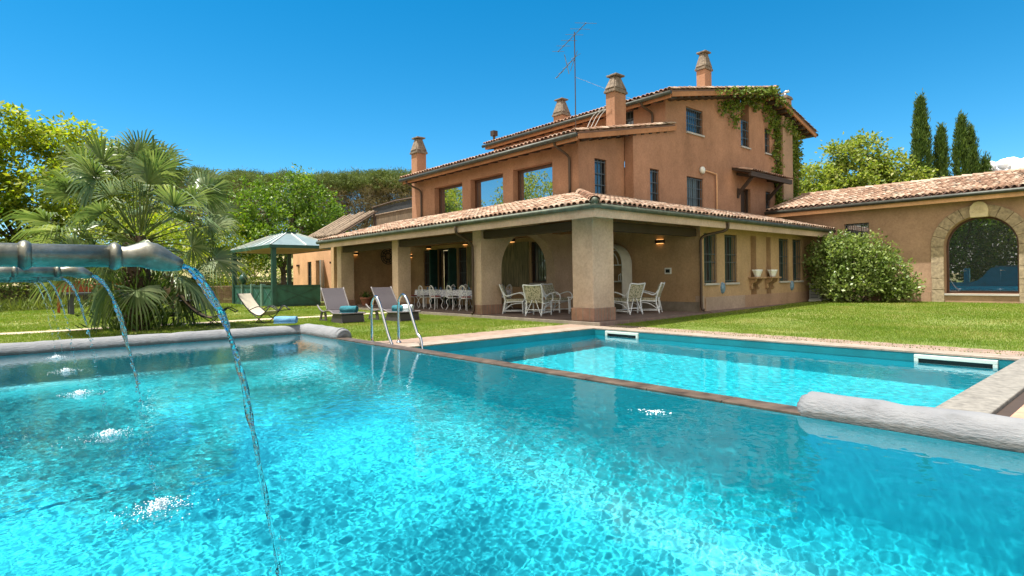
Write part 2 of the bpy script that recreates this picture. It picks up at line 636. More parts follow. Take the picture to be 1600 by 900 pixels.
def limb(mb, a, b, r0, r1, sag=.15, n=6, rng=RNG, seg=5):
    a, b = np.array(a, float), np.array(b, float)
    j = rng.normal(size=3) * np.linalg.norm(b - a) * .07
    pts, rr = [], []
    for i in range(seg + 1):
        t = i / seg
        p = a * (1 - t) + b * t
        p = p + j * math.sin(PI * t) + np.array([0, 0, sag * np.linalg.norm(b - a) * math.sin(PI * t) * .5])
        pts.append(tuple(p))
        rr.append(r0 * (1 - t) + r1 * t)
    mb.tube(pts, rr, n)
    return pts


def tree(name, label, cat, loc, blobs, leaf, trunk_r, fork, dens, crad, per, L, W, bark='bark', group=None,
         up=.4, flat=1.0, droop=0.0, twigs=0, seed=1, lean=(0, 0)):
    """trunk + limbs to every blob + clumps of leaves; blobs relative to loc"""
    rng = np.random.default_rng(seed)
    t = thing(name, label, cat, loc, group)
    X = np.array(loc)
    mb = MB()
    top = X + np.array([lean[0], lean[1], fork])
    limb(mb, X - np.array([0, 0, .2]), top, trunk_r, trunk_r * .72, 0, 9, rng)
    for (x, y, z, a, b, c) in blobs:
        e = X + np.array([x, y, z])
        pts = limb(mb, top - np.array([0, 0, rng.uniform(0, fork * .25)]), e, trunk_r * .5, trunk_r * .16, .12, 6, rng)
        for q in range(2 + twigs):
            d = rand_dirs(1, rng)[0]
            d[2] = abs(d[2]) * .8
            s = np.array(pts[rng.integers(2, len(pts))])
            limb(mb, s, s + d * np.array([a, b, c]) * .85, trunk_r * .14, trunk_r * .04, .1, 5, rng, 4)
    mb.build('trunk', M[bark], t, smooth=True)
    cs = blob_centres(blobs, dens, rng) + X
    cr = crad * rng.uniform(.6, 1.3, len(cs))
    V, F = cluster_leaves(cs, cr, per, L, W, rng, up, flat, droop)
    np_mesh('crown', V, F, M[leaf], t)
    return t


# faces of the buildings: u along the wall, z up, d into the wall
def faceY(c):
    return lambda u, z, d: (u, c + d, z)


def faceX(c):
    return lambda u, z, d: (c - d, u, z)


def pbox(mb, P, u0, u1, z0, z1, d0, d1):
    p = [P(u0, z0, d0), P(u1, z0, d0), P(u1, z0, d1), P(u0, z0, d1), P(u0, z1, d0), P(u1, z1, d0), P(u1, z1, d1), P(u0, z1, d1)]
    mb.hexa(p)


def slab(mb, P, u0, u1, z0, z1, th, holes=(), ztop=None):
    """wall slab with rectangular openings; ztop(u) bends its upper edge"""
    us = sorted({u0, u1, *[h[0] for h in holes], *[h[1] for h in holes]})
    zs = sorted({z0, z1, *[h[2] for h in holes], *[h[3] for h in holes]})
    if ztop:
        n = 12
        us = sorted(set(us) | {u0 + (u1 - u0) * i / n for i in range(n + 1)})
    solid = {}
    for i in range(len(us) - 1):
        for j in range(len(zs) - 1):
            cu, cz = (us[i] + us[i + 1]) / 2, (zs[j] + zs[j + 1]) / 2
            solid[i, j] = not any(h[0] < cu < h[1] and h[2] < cz < h[3] for h in holes)

    def Z(i, j):
        return ztop(us[i]) if (ztop and j == len(zs) - 1) else zs[j]
    for (i, j), s in solid.items():
        if not s:
            continue
        a, b = us[i], us[i + 1]
        q = [(a, Z(i, j)), (b, Z(i + 1, j)), (b, Z(i + 1, j + 1)), (a, Z(i, j + 1))]
        mb.add([P(u, z, 0) for u, z in q] + [P(u, z, th) for u, z in q], [(0, 1, 2, 3), (7, 6, 5, 4)])
        o = len(mb.v) - 8
        for (di, dj, e) in ((-1, 0, (3, 0)), (1, 0, (1, 2)), (0, -1, (0, 1)), (0, 1, (2, 3))):
            if not solid.get((i + di, j + dj), False):
                mb.f.append((o + e[1], o + e[0], o + e[0] + 4, o + e[1] + 4))
                mb.mi.append(mb.k)


def arch_slab(mb, P, u0, u1, z0, z1, th, a, b, spring, sill=None, n=20, rise=None):
    """wall slab with one arched opening between a and b"""
    sill = z0 if sill is None else sill
    c, r = (a + b) / 2, (b - a) / 2
    rise = r if rise is None else rise

    def quad(q):
        mb.add([P(u, z, 0) for u, z in q] + [P(u, z, th) for u, z in q], [(0, 1, 2, 3), (7, 6, 5, 4), (0, 4, 5, 1), (1, 5, 6, 2), (2, 6, 7, 3), (3, 7, 4, 0)])
    quad([(u0, z0), (a, z0), (a, z1), (u0, z1)])
    quad([(b, z0), (u1, z0), (u1, z1), (b, z1)])
    if sill > z0:
        quad([(a, z0), (b, z0), (b, sill), (a, sill)])
    for i in range(n):
        t0, t1 = PI - PI * i / n, PI - PI * (i + 1) / n
        p0 = (c + r * math.cos(t0), spring + rise * math.sin(t0))
        p1 = (c + r * math.cos(t1), spring + rise * math.sin(t1))
        q = [p0, p1, (p1[0], z1), (p0[0], z1)]
        mb.add([P(u, z, 0) for u, z in q] + [P(u, z, th) for u, z in q], [(0, 1, 2, 3), (7, 6, 5, 4), (0, 4, 5, 1)])


def window(parent, P, u0, u1, z0, z1, inset, fw, frame='wood_frame', pane='pane', bars=None, sill=None, label=None,
           mullion=False, curtain=False, bar_mat='iron_grey'):
    mb = MB()
    fd = .07
    pbox(mb, P, u0, u0 + fw, z0, z1, inset, inset + fd)
    pbox(mb, P, u1 - fw, u1, z0, z1, inset, inset + fd)
    pbox(mb, P, u0 + fw, u1 - fw, z0, z0 + fw, inset, inset + fd)
    pbox(mb, P, u0 + fw, u1 - fw, z1 - fw, z1, inset, inset + fd)
    if mullion:
        c = (u0 + u1) / 2
        pbox(mb, P, c - fw * .5, c + fw * .5, z0 + fw, z1 - fw, inset + .003, inset + fd)
    w = mb.build('window', M[frame], parent)
    if label:
        w['label'] = label
    g = MB()
    pbox(g, P, u0 + fw * .8, u1 - fw * .8, z0 + fw * .8, z1 - fw * .8, inset + .035, inset + .045)
    g.build('pane', M[pane], w)
    if curtain:
        s = MB()
        for k in range(3):
            a = u0 + fw + (u1 - u0 - 2 * fw) * (k * .28)
            pbox(s, P, a, a + (u1 - u0 - 2 * fw) * .24, z0 + fw, z1 - fw, inset + .02, inset + .03)
        s.build('shutter', M['curtain'], w)
    if bars:
        nv, hs = bars
        b = MB()
        for k in range(nv):
            u = u0 + .04 + (u1 - u0 - .08) * k / (nv - 1)
            pbox(b, P, u - .009, u + .009, z0 + .01, z1 - .01, .05, .068)
        for h in hs:
            z = z0 + (z1 - z0) * h
            pbox(b, P, u0 + .005, u1 - .005, z - .012, z + .012, .045, .073)
        b.build('grille', M[bar_mat], w)
    if sill:
        s = MB()
        pbox(s, P, u0 - .04, u1 + .04, z0 - .07, z0 - .003, -.07, inset - .005)
        s.build('sill', M[sill], w)
    return w


def tiles(name, parent, mat, org, ud, vd, us, vfun, rad=.098, pitch=.36, jit=.01, pan='pan', seed=3, under=.05):
    """clay cover tiles laid in courses over a pan; org eave corner, ud along the eave, vd up the slope"""
    rng = np.random.default_rng(seed)
    org, ud, vd = np.array(org, float), np.array(ud, float), np.array(vd, float)
    ud /= np.linalg.norm(ud)
    vd /= np.linalg.norm(vd)
    nd = np.cross(ud, vd)
    if nd[2] < 0:
        nd = -nd
    th = np.linspace(0, PI, 7)
    V, F = [], []
    o = 0
    for u in us:
        v0, v1 = vfun(u)
        if v1 - v0 < .1:
            continue
        n = max(1, int(math.ceil((v1 - v0) / pitch)))
        for r in range(n):
            a = v0 + r * pitch - (.03 if r else 0)
            b = min(a + pitch + .06, v1 + .02)
            if b - a < .08:
                continue
            du = rng.normal() * jit
            ju = rng.normal() * jit
            lift = .028 + rng.normal() * .004
            for vv, rr, h, uu in ((a, rad, lift, u + du), (b, rad * .84, .008, u + ju)):
                for t in th:
                    V.append(org + ud * (uu + rr * math.cos(t)) + vd * vv + nd * (h + rr * .8 * math.sin(t)))
            for rr in (rad - .018,):
                for t in th:
                    V.append(org + ud * (u + du + rr * math.cos(t)) + vd * a + nd * (lift + rr * .8 * math.sin(t) - .002))
            for k in range(6):
                F.append((o + k, o + k + 1, o + 8 + k, o + 7 + k))
                F.append((o + 14 + k, o + 15 + k, o + k + 1, o + k))
            o += 21
    ob = np_mesh(name, V, F, M[mat], parent, smooth=False)
    return ob


def curve_pts(ctrl, n=24):
    """Catmull-Rom through control points"""
    P = [np.array(p, float) for p in ctrl]
    P = [2 * P[0] - P[1]] + P + [2 * P[-1] - P[-2]]
    out = []
    m = len(P) - 3
    for i in range(m):
        k = max(2, n // m)
        for j in range(k):
            t = j / k
            a, b, c, d = P[i:i + 4]
            out.append(tuple(.5 * ((2 * b) + (c - a) * t + (2 * a - 5 * b + 4 * c - d) * t * t + (-a + 3 * b - 3 * c + d) * t ** 3)))
    out.append(tuple(P[-2]))
    return out


# ------------------------------------------------------------------ camera, sky, sun
EYE = 1.3
FPX = 906.5
cam = bpy.data.cameras.new('camera')
cam_o = link(bpy.data.objects.new('camera', cam))
SC.camera = cam_o
cam.sensor_width = 36
cam.lens = 36 * FPX / 1600
cam.clip_start = .05
cam.clip_end = 6000
cam.shift_y = -(450 - 434.5) / 1600
_n = math.hypot(790, FPX)
_f = Vector((-FPX / _n, 790 / _n, 0))
_r = Vector((790 / _n, FPX / _n, 0))
_rho = math.atan(.0139)
_r2 = _r * math.cos(_rho) - Vector((0, 0, 1)) * math.sin(_rho)
_u2 = Vector((0, 0, 1)) * math.cos(_rho) + _r * math.sin(_rho)
_m = Matrix((_r2, _u2, -_f)).transposed().to_4x4()
_m.translation = (0, 0, EYE)
cam_o.matrix_world = _m

LIGHT = Vector((.15, .25, -1.0)).normalized()          # the way sunlight travels
ELEV = math.asin(-LIGHT.z)
AZ = math.atan2(-LIGHT.x, -LIGHT.y)                     # compass angle of the sun, from +Y towards +X
world = bpy.data.worlds.new('World')
SC.world = world
world.use_nodes = True
wt = world.node_tree
bg = wt.nodes['Background']
sky = wt.nodes.new('ShaderNodeTexSky')
sky.sky_type = 'NISHITA'
sky.sun_disc = False
sky.sun_elevation = ELEV
sky.sun_rotation = AZ
sky.air_density = 1.0
sky.dust_density = .0
sky.altitude = 1800
sky.ozone_density = 3.5
SKY_V = .86
CLOUD_C = (7.2, 6.6, 5.9, 1)
hs = wt.nodes.new('ShaderNodeHueSaturation')
hs.inputs['Hue'].default_value = .484
hs.inputs['Saturation'].default_value = 1.38
hs.inputs['Value'].default_value = SKY_V
wt.links.new(sky.outputs[0], hs.inputs['Color'])
# fair-weather cloud bank over the side of the sky behind the photographer (the upper windows mirror it)
tc = wt.nodes.new('ShaderNodeTexCoord')
dt = wt.nodes.new('ShaderNodeVectorMath')
dt.operation = 'DOT_PRODUCT'
wt.links.new(tc.outputs['Generated'], dt.inputs[0])
dt.inputs[1].default_value = Vector((.42, -.80, .42)).normalized()
rm_ = wt.nodes.new('ShaderNodeMapRange')
rm_.interpolation_type = 'SMOOTHSTEP'
rm_.inputs['From Min'].default_value = -.12
rm_.inputs['From Max'].default_value = .75
wt.links.new(dt.outputs['Value'], rm_.inputs['Value'])
cn = wt.nodes.new('ShaderNodeTexNoise')
cn.inputs['Scale'].default_value = 3.2
cn.inputs['Detail'].default_value = 7
cn.inputs['Roughness'].default_value = .6
wt.links.new(tc.outputs['Generated'], cn.inputs['Vector'])
ad_ = wt.nodes.new('ShaderNodeMath')
ad_.operation = 'MULTIPLY_ADD'
ad_.inputs[1].default_value = .62
wt.links.new(rm_.outputs[0], ad_.inputs[0])
wt.links.new(cn.outputs['Fac'], ad_.inputs[2])
cr_ = wt.nodes.new('ShaderNodeMapRange')
cr_.interpolation_type = 'SMOOTHSTEP'
cr_.inputs['From Min'].default_value = .80
cr_.inputs['From Max'].default_value = .98
wt.links.new(ad_.outputs[0], cr_.inputs['Value'])
cm = wt.nodes.new('ShaderNodeMix')
cm.data_type = 'RGBA'
wt.links.new(cr_.outputs[0], cm.inputs[0])
wt.links.new(hs.outputs[0], cm.inputs[6])
cm.inputs[7].default_value = CLOUD_C
wt.links.new(cm.outputs[2], bg.inputs[0])
bg.inputs[1].default_value = .10
sun = bpy.data.lights.new('sun', 'SUN')
sun.energy = 4.7
sun.angle = math.radians(.5)
sun.color = (1, .955, .88)
sun_o = link(bpy.data.objects.new('sun', sun))
sun_o.location = (-10, -20, 40)
sun_o.rotation_euler = LIGHT.to_track_quat('-Z', 'Y').to_euler()
sun.cycles.is_caustics_light = True
SC.view_settings.view_transform = 'Standard'
SC.view_settings.look = 'None'
SC.view_settings.gamma = 1
SC.view_settings.use_curve_mapping = False
SC.view_settings.exposure = 1.2
SC.cycles.use_denoising = True
SC.cycles.max_bounces = 9
SC.cycles.transparent_max_bounces = 12
SC.cycles.sample_clamp_indirect = 6


# ------------------------------------------------------------------ ground
def sm(a, b, x):
    t = np.clip((x - a) / (b - a), 0, 1)
    return t * t * (3 - 2 * t)


def ground_z(x, y):
    x, y = np.asarray(x, float), np.asarray(y, float)
    right = sm(-24, -12, x) * .17 * np.clip((y - 12.4) / 14, 0, 1)
    d = np.hypot(x, y)
    back = sm(58, 150, d) * 8.5 + sm(150, 420, d) * 14
    back = back * sm(0, 30, y - x * .35)
    return right + back


def axis(lo, hi, cuts, fine, step):
    a = set(cuts)
    x = lo
    while x < hi:
        a.add(round(x, 3))
        x += step if fine[0] < x < fine[1] else step * 6
    a.add(hi)
    a = sorted(a)
    out = [a[0]]
    for v in a[1:]:
        if v - out[-1] > .25 or v in cuts:
            if out[-1] not in cuts and v - out[-1] < .25 and len(out) > 1:
                out.pop()
            out.append(v)
    return out


CX_ = [-14.3, -9.65, -1.5, 4.3]
CY_ = [-1.6, 5.37, 5.62, 11.15]
gx = axis(-900, 900, CX_, (-60, 20), 4.0)
gy = axis(-900, 900, CY_, (-20, 45), 4.0)
mb = MB()
vid = {}
for i, x in enumerate(gx):
    for j, y in enumerate(gy):
        vid[i, j] = len(mb.v)
        mb.v.append((x, y, float(ground_z(x, y)) - .004))
for i in range(len(gx) - 1):
    for j in range(len(gy) - 1):
        cx, cy = (gx[i] + gx[i + 1]) / 2, (gy[j] + gy[j + 1]) / 2
        if -14.3 < cx < 4.3 and -1.6 < cy < 5.62:
            continue
        if -9.65 < cx < -1.5 and 5.37 < cy < 11.15:
            continue
        mb.f.append((vid[i, j], vid[i + 1, j], vid[i + 1, j + 1], vid[i, j + 1]))
        mb.mi.append(0)
tag(mb.build('ground', M['turf'], smooth=True), kind='structure')

# paving round the lower pool: pale kerb stones, then pink pavers with a weedy edge
mb = MB()
mb.box((-10.2, 5.66, -.0105), (-9.66, 11.62, .014))
mb.box((-9.66, 11.14, -.0105), (-1.1, 11.62, .014))
tag(mb.build('pool_coping', M['coping']), kind='structure')


def ragged(x0, x1, y0, y1, sides, z, n=70, amp=.10, rng=RNG):
    """flat strip with an uneven outer edge"""
    rows = []
    along_x = (x1 - x0) > (y1 - y0)
    for i in range(n + 1):
        t = i / n
        w = amp * (rng.random() ** 2)
        if along_x:
            x = x0 + (x1 - x0) * t
            zz = float(ground_z(x, y1))
            rows.append([(x, y0, z), (x, y1 - w * sides, z + zz * .6)])
        else:
            y = y0 + (y1 - y0) * t
            rows.append([(x0 + w * sides, y, z), (x1, y, z)])
    return rows


mb = MB()
mb.sheet(ragged(-11.05, -1.1, 11.62, 12.28, 1, .008))
mb.sheet(ragged(-11.1, -10.2, 5.66, 11.66, 1, .007))
tag(mb.build('pavement', M['pavers']), kind='structure')
mb = MB()
mb.box((-.98, 5.75, -.2), (9, 20, .02))
tag(mb.build('terrace', M['cotto']), kind='structure')
mb = MB()
mb.sheet([[(-20.95 + .12 * math.sin(y * 1.7), y, .006), (-20.15 + .10 * math.sin(y * 2.3 + 1), y, .006)] for y in np.linspace(-8, 11.6, 60)])
tag(mb.build('path', M['path']), kind='structure')

# ------------------------------------------------------------------ swimming pools
POOL_D = -4.2
up = thing('swimming_pool', 'raised turquoise pool in front, with rounded grey rims and a long overflow edge', 'swimming pool', (-5, 2.6, 0))
mb = MB()
FLOOR = lambda x: -3.0 - .5 * min(1, max(0, (-1.5 - x) / 9.5))
mb.box((-14.25, -1.5, POOL_D), (-14.0, 5.40, .05))
mb.box((4.0, -1.5, POOL_D), (4.25, 5.40, .05))
mb.box((-14.0, 5.36, POOL_D), (4.0, 5.40, .0))
mb.box((-14.0, -1.5, POOL_D), (4.0, -1.3, .2))
basin_u = mb.build('basin', M['liner'], up)


def cove(d, r=.95):
    d = max(0.0, min(r, d))
    return r - math.sqrt(max(0.0, r * r - (r - d) ** 2))


xs_ = [-14.0 + .95 * q for q in (0, .01, .04, .1, .2, .35, .55, .8, 1)] + [-11, -8, -5, -3, -1.5, 1, 4.0]
ys_ = [-1.3, 0, 2, 4] + [5.365 - .95 * q for q in (1, .8, .55, .35, .2, .1, .04, .01, 0)]
mb = MB()
mb.sheet([[(x, y, FLOOR(x) + max(cove(x + 14.0), cove(5.365 - y))) for y in ys_] for x in xs_])
floor_u = mb.build('basin_floor', M['liner'], up, smooth=True)
floor_u.cycles.is_caustics_receiver = True
mb = MB()
for x in np.arange(-12.0, -2.1, .9):
    mb.box((x, 5.365, -.25), (min(x + .895, -2.1), 5.62, .055 + .004 * math.sin(x * 7)))
mb.build('overflow_ledge', M['ledge'], up, bevel=.008)


def rim(name, path, r, parent, seed):
    """hand-rendered half-round rim: lumpy tube with rounded ends"""
    rng = np.random.default_rng(seed)
    P = [Vector(p) for p in path]
    L = (P[-1] - P[0]).length
    n = max(6, int(L / .16))
    ts = sorted({i / n for i in range(n + 1)} | {q * r * .55 / L for q in (.02, .06, .13, .25, .42, .62, .82)} | {1 - q * r * .55 / L for q in (.02, .06, .13, .25, .42, .62, .82)})
    n = len(ts) - 1
    pts, rr = [], []
    for i in range(n + 1):
        t = ts[i]
        p = P[0].lerp(P[-1], t)
        s = min(t * L, (1 - t) * L)
        e = math.sqrt(max(0, 1 - (1 - min(1, s / (r * .55))) ** 2)) if s < r * .55 else 1
        pts.append(p + Vector((0, 0, rng.normal() * .004)))
        rr.append(r * max(.12, .30 + .70 * e) * (1 + .012 * math.sin(t * L * 5 + seed) + rng.normal() * .006))
    m = MB()
    m.tube(pts, rr, 18)
    return m.build(name, M['rim'], parent, smooth=True)


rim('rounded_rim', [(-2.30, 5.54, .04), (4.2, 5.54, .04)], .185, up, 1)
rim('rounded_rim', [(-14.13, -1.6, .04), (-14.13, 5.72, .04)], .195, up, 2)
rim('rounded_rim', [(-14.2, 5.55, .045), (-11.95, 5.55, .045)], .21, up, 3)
# the wall the spouts come out of: a tall teal screen with a swept-down end and a pale cap
prof = [(-14.3, .05), (-14.3, .5), (-10.4, .5), (-10.0, .62), (-9.6, .95), (-9.35, 1.35), (-9.1, 1.58), (-8.7, 1.62), (4.2, 1.62), (4.2, .05)]
mb = MB()
mb.prism([(x, -1.75, z) for x, z in prof], (0, .30, 0))
mb.build('spout_wall', M['liner_teal'], up)
mb = MB()
mb.bar((-8.9, -1.60, 1.665), (4.25, -1.60, 1.665), .40, .09)
for x in (-10.6, -12.7):
    pm = MB()
    pm.box((x - .17, -1.78, .45), (x + .17, -1.42, 1.56))
    pm.build('spout_pier', M['liner_teal'], up, bevel=.01)
mb.build('wall_cap', M['rim'], up)

LOW_D = -2.3
lp = thing('swimming_pool', 'lower turquoise pool behind the overflow ledge, with two white skimmers', 'swimming pool', (-5.5, 8.4, 0))
mb = MB()
mb.box((-9.9, 5.62, LOW_D - .2), (-1.3, 11.4, LOW_D))
mb.box((-9.9, 5.62, LOW_D), (-9.652, 11.4, -.012))
mb.box((-1.498, 5.62, LOW_D), (-1.3, 11.4, -.012))
mb.box((-9.652, 11.152, LOW_D), (-1.498, 11.4, -.012))
mb.box((-9.652, 5.402, LOW_D), (-1.498, 5.60, -.26))
basin_l = mb.build('basin', M['liner'], lp)
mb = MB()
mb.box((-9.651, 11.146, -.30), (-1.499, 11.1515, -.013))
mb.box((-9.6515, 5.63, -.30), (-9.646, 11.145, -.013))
mb.build('wall_shade_band', M['band'], lp)  # painted shade strip along the top of the back and left walls
for x0, x1 in ((-9.28, -8.3), (-2.83, -1.77)):
    mb = MB()
    for a, b in (((x0, 11.10, -.09), (x1, 11.152, -.03)), ((x0, 11.10, -.32), (x0 + .06, 11.152, -.091)), ((x1 - .06, 11.10, -.32), (x1, 11.152, -.091)),
                 ((x0 + .06, 11.10, -.32), (x1 - .06, 11.152, -.27))):
        mb.box(a, b)
    s = mb.build('skimmer', M['skimmer'], lp, bevel=.006)
    mb = MB()
    mb.box((x0 + .061, 11.135, -.269), (x1 - .061, 11.150, -.092))
    mb.build('slot', M['black'], s)
mb = MB()
for y in np.arange(5.84, 11.1, .75):
    mb.box((-1.5, y, -.02), (-1.1, min(y + .745, 11.15), .045))
mb.build('stone_edge', M['stone_edge'], lp, bevel=.012)
mb = MB()
mb.box((-1.095, 5.84, -.1), (-.985, 12.0, .004))
mb.build('drain_channel', M['wood_dark'], lp)


def water_sheet(name, x0, x1, y0, y1, z, step, tint, amp, seed, calm=None):
    rng = np.random.default_rng(seed)
    X = np.linspace(x0, x1, int((x1 - x0) / step) + 1)
    Y = np.linspace(y0, y1, int((y1 - y0) / step) + 1)
    XX, YY = np.meshgrid(X, Y, indexing='ij')
    Z = np.zeros(XX.shape)
    n = 70
    for i in range(n):
        lam = .031 * (10 ** (rng.random() * .9))
        th = rng.normal(1.25, .85)
        k = 2 * PI / lam
        Z += amp * lam ** .9 / math.sqrt(n) * np.sin(k * (XX * math.cos(th) + YY * math.sin(th)) + rng.random() * 6.28)
    if calm is not None:
        Z *= calm(XX, YY)
    for (sx, sy, a, w) in RINGS:
        r = np.hypot(XX - sx, YY - sy)
        Z += a * np.cos(r * 2 * PI / w) * np.exp(-r / (1.8 * w)) * (r < 2.2)
    V = np.stack([XX, YY, Z + z], -1).reshape(-1, 3)
    nx, ny = XX.shape
    I = np.arange(nx * ny).reshape(nx, ny)
    F = np.stack([I[:-1, :-1], I[1:, :-1], I[1:, 1:], I[:-1, 1:]], -1).reshape(-1, 4)
    o = np_mesh(name, V, F, clear_water(name + '_mat', tint, 0, 26.0), smooth=True)
    tag(o, kind='structure')
    o.cycles.is_caustics_caster = True
    return o


SPLASH = [(-3.76, .62), (-5.87, .65), (-8.3, .64), (-10.6, .62), (-12.7, .62)]
RINGS = [(x, y, .0005, .19) for x, y in SPLASH] + [(-1.66, .64, .0005, .19)]
water_sheet('water', -14.0, 4.0, -1.3, 5.362, .03, .0125, (.90, .99, 1.0), .0037, 5,
            lambda x, y: .86 + .13 * np.sin(x * 1.1 + 1.3 * np.sin(y * .9 + x * .35)) + .16 * np.sin(y * 1.7 - x * .8) + .10 * np.sin(x * 3.3 + y * 2.1))
RINGS = [(-8.8, 11.0, .001, .14), (-2.3, 11.0, .001, .14)]
water_sheet('water', -9.652, -1.498, 5.62, 11.152, -.14, .03, (.86, .985, 1.0), .004, 6)
for o in (basin_u, basin_l):
    o.cycles.is_caustics_receiver = True


# ------------------------------------------------------------------ the villa
V = thing('villa', 'big ochre country villa with stepped tiled roofs and a deep corner porch', 'villa', (-13.4, 15.2, 0))

# --- ground floor: porch
mb = MB()
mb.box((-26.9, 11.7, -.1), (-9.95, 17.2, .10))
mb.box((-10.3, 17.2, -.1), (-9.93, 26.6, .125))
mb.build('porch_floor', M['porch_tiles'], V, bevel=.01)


def pillar(x0, x1, y0, y1, z1, ph, mat='tan', pm='brick_base', e=.035):
    m = MB()
    m.box((x0, y0, .1), (x1, y1, z1))
    p = m.build('pillar', M[mat], V, bevel=.012)
    m = MB()
    m.box((x0 - e, y0 - e, .1), (x1 + e, y1 + e, .1 + ph))
    m.build('plinth', M[pm], p, bevel=.015)
    return p


pillar(-11.02, -10.27, 11.83, 12.70, 3.2, .36, 'beige')
pillar(-21.02, -20.56, 11.85, 12.45, 3.2, .28, 'beige')
pillar(-26.25, -25.8, 11.85, 12.5, 3.2, .28, 'beige')
mb = MB()
arch_slab(mb, faceX(-15.14), 11.85, 17.2, .1, 3.22, .45, 12.72, 15.3, 1.6)
aw = mb.build('arch_wall', M['beige'], V)
mb = MB()
mb.box((-15.62, 11.815, .1), (-15.105, 12.76, .42))
mb.build('plinth', M['brick_base'], aw, bevel=.015)

# back walls of the porch
P = faceY(15.6)
door = (-23.3, -21.85, .1, 2.75)
wl, wr2 = (-24.55, -23.5, .95, 2.72), (-21.65, -21.0, .95, 2.72)
wb = (-16.75, -15.75, 1.1, 2.72)
mb = MB()
slab(mb, P, -26.6, -15.59, .1, 3.95, .35, [door, wl, wr2, wb])
mb.build('wall', M['tan'], V)
mb = MB()
slab(mb, faceX(-26.6), 11.85, 15.598, .1, 3.4, .3)
mb.build('wall', M['tan'], V)
mb = MB()
slab(mb, faceY(17.2), -15.14, -10.722, .1, 3.4, .3, ztop=lambda u: min(3.95, 3.16 + (-9.46 - u) * .2535 - .17))
wall_l = mb.build('wall', M['tan'], V)
mb = MB()
mb.box((-15.13, 17.165, .1), (-10.33, 17.2, .42))
mb.build('skirting', M['brick_base'], wall_l)
window(V, P, *wl, .10, .06, bars=(6, (.05, .35, .65, .95)), label='grilled window left of the porch door')
window(V, P, *wr2, .10, .06, bars=(5, (.05, .35, .65, .95)))
window(V, P, *wb, .10, .07, sill='sill', bars=(7, (.05, .5, .95)), bar_mat='iron', label='dark window seen through the porch arch')
mb = MB()
pbox(mb, P, door[0], door[0] + .09, .1, door[3], .05, .15)
pbox(mb, P, door[1] - .09, door[1], .1, door[3], .05, .15)
pbox(mb, P, door[0] + .09, door[1] - .09, door[3] - .09, door[3], .05, .15)
d = mb.build('door', M['wood_dark'], V)
mb = MB()
pbox(mb, P, door[0] + .09, door[1] - .09, .11, door[3] - .09, .30, .33)
mb.build('pane', M['pane'], d)
for s in (-1, 1):
    mb = MB()
    u = (door[0] + door[1]) / 2 + s * .78
    pbox(mb, P, u - .04, u + .04, .12, door[3] - .05, -.42, -.003)
    mb.build('shutter', M['green_paint'], d)
for a, b in ((-18.75, -16.85), (-20.9, -19.6), (-15.74, -15.62)):
    m = MB()
    n = int((b - a) / .045)
    for k in range(n):
        u = a + (b - a) * (k + .5) / n
        m.box((u - .019, 15.555 + .006 * (k % 3), .95), (u + .019, 15.58 + .006 * (k % 3), 2.74))
    m.build('bamboo_blind', M['bamboo'], V)

# porch ceiling, beams and fascia
EY, EX, EZ = 11.0, -9.46, 3.16
SL, SR = .262, .2535
mb = MB()
U = -.16


def roofz(x, y):
    return EZ + min((y - EY) * SL, (EX - x) * SR)


mb.add([(-26.5, 11.13, 2.99), (-9.6, 11.13, 2.99), (-13.8, 15.2, 4.05), (-26.5, 15.2, 4.05)], [(0, 1, 2, 3)])
mb.add([(-9.6, 11.13, 2.99), (-9.6, 26.4, 2.99), (-13.4, 26.4, 4.0), (-13.8, 15.2, 4.05)], [(0, 1, 2, 3)])
mb.build('ceiling', M['wood_dark'], V)
def timber(name, parent, *a, mat='wood_dark', bevel=.0, **k):
    m = MB()
    m.bar(*a, **k)
    return m.build(name, M[mat], parent, bevel=bevel)


for a, b in ((-25.8, -21.02), (-20.56, -15.62), (-15.1, -11.02)):
    timber('beam', V, (a, 12.05, 2.74), (b, 12.05, 2.74), .26, .26, bevel=.02)
timber('beam', V, (-10.55, 12.78, 2.72), (-10.55, 17.18, 2.72), .26, .26, bevel=.02)
for x in np.arange(-25.4, -11.2, .62):
    ye = min(15.55, 11.0 + (EX - x) * .968 - .15)
    timber('rafter', V, (x, 11.2, 2.93), (x, ye, 2.93 + (ye - 11.2) * .2414), .10, .13)
for y in np.arange(12.9, 17.1, .6):
    xe = max(-13.35, EX - (y - 11) * 1.033 + .15)
    timber('rafter', V, (-9.7, y, 2.93), (xe, y, 2.93 + (-9.7 - xe) * .2487), .10, .13)

# right-hand ground floor wall with four tall grilled windows and a recessed middle
PX = faceX(-10.3)
wins = [(17.42, 18.24), (18.76, 19.62), (22.92, 23.78), (24.16, 25.0)]
holes = [(a, b, 1.04, 2.72) for a, b in wins]
mb = MB()
slab(mb, PX, 17.2, 26.6, .0, 3.2, .42, holes + [(20.62, 21.05, .1, 2.74), (21.85, 22.22, .1, 2.74)])
wr = mb.build('wall', M['tan'], V)
mb = MB()
pbox(mb, PX, 20.5, 22.4, .0, 2.9, .26, .40)
mb.build('recess', M['brown'], wr)
mb = MB()
pbox(mb, PX, 17.19, 17.34, .1, .62, -.05, .2)
pbox(mb, PX, 17.46, 20.1, .1, .57, -.035, .2)
mb.build('plinth', M['plinth'], wr, bevel=.01)
mb = MB()
pbox(mb, PX, 20.1, 26.6, .1, .57, -.02, .2)
mb.build('plinth', M['brown'], wr)
for k, (a, b) in enumerate(wins):
    window(V, PX, a, b, 1.04, 2.72, .22, .07, 'green_paint', bars=(5, (.04, .42, .58, .96)), sill='sill', mullion=True)

# fascia boards and gutters of the porch
mb = MB()
mb.box((-26.5, 11.10, 2.81), (-9.56, 11.16, 3.03))
mb.box((-9.62, 11.161, 2.81), (-9.56, 26.35, 3.03))
mb.build('fascia', M['beige'], V)


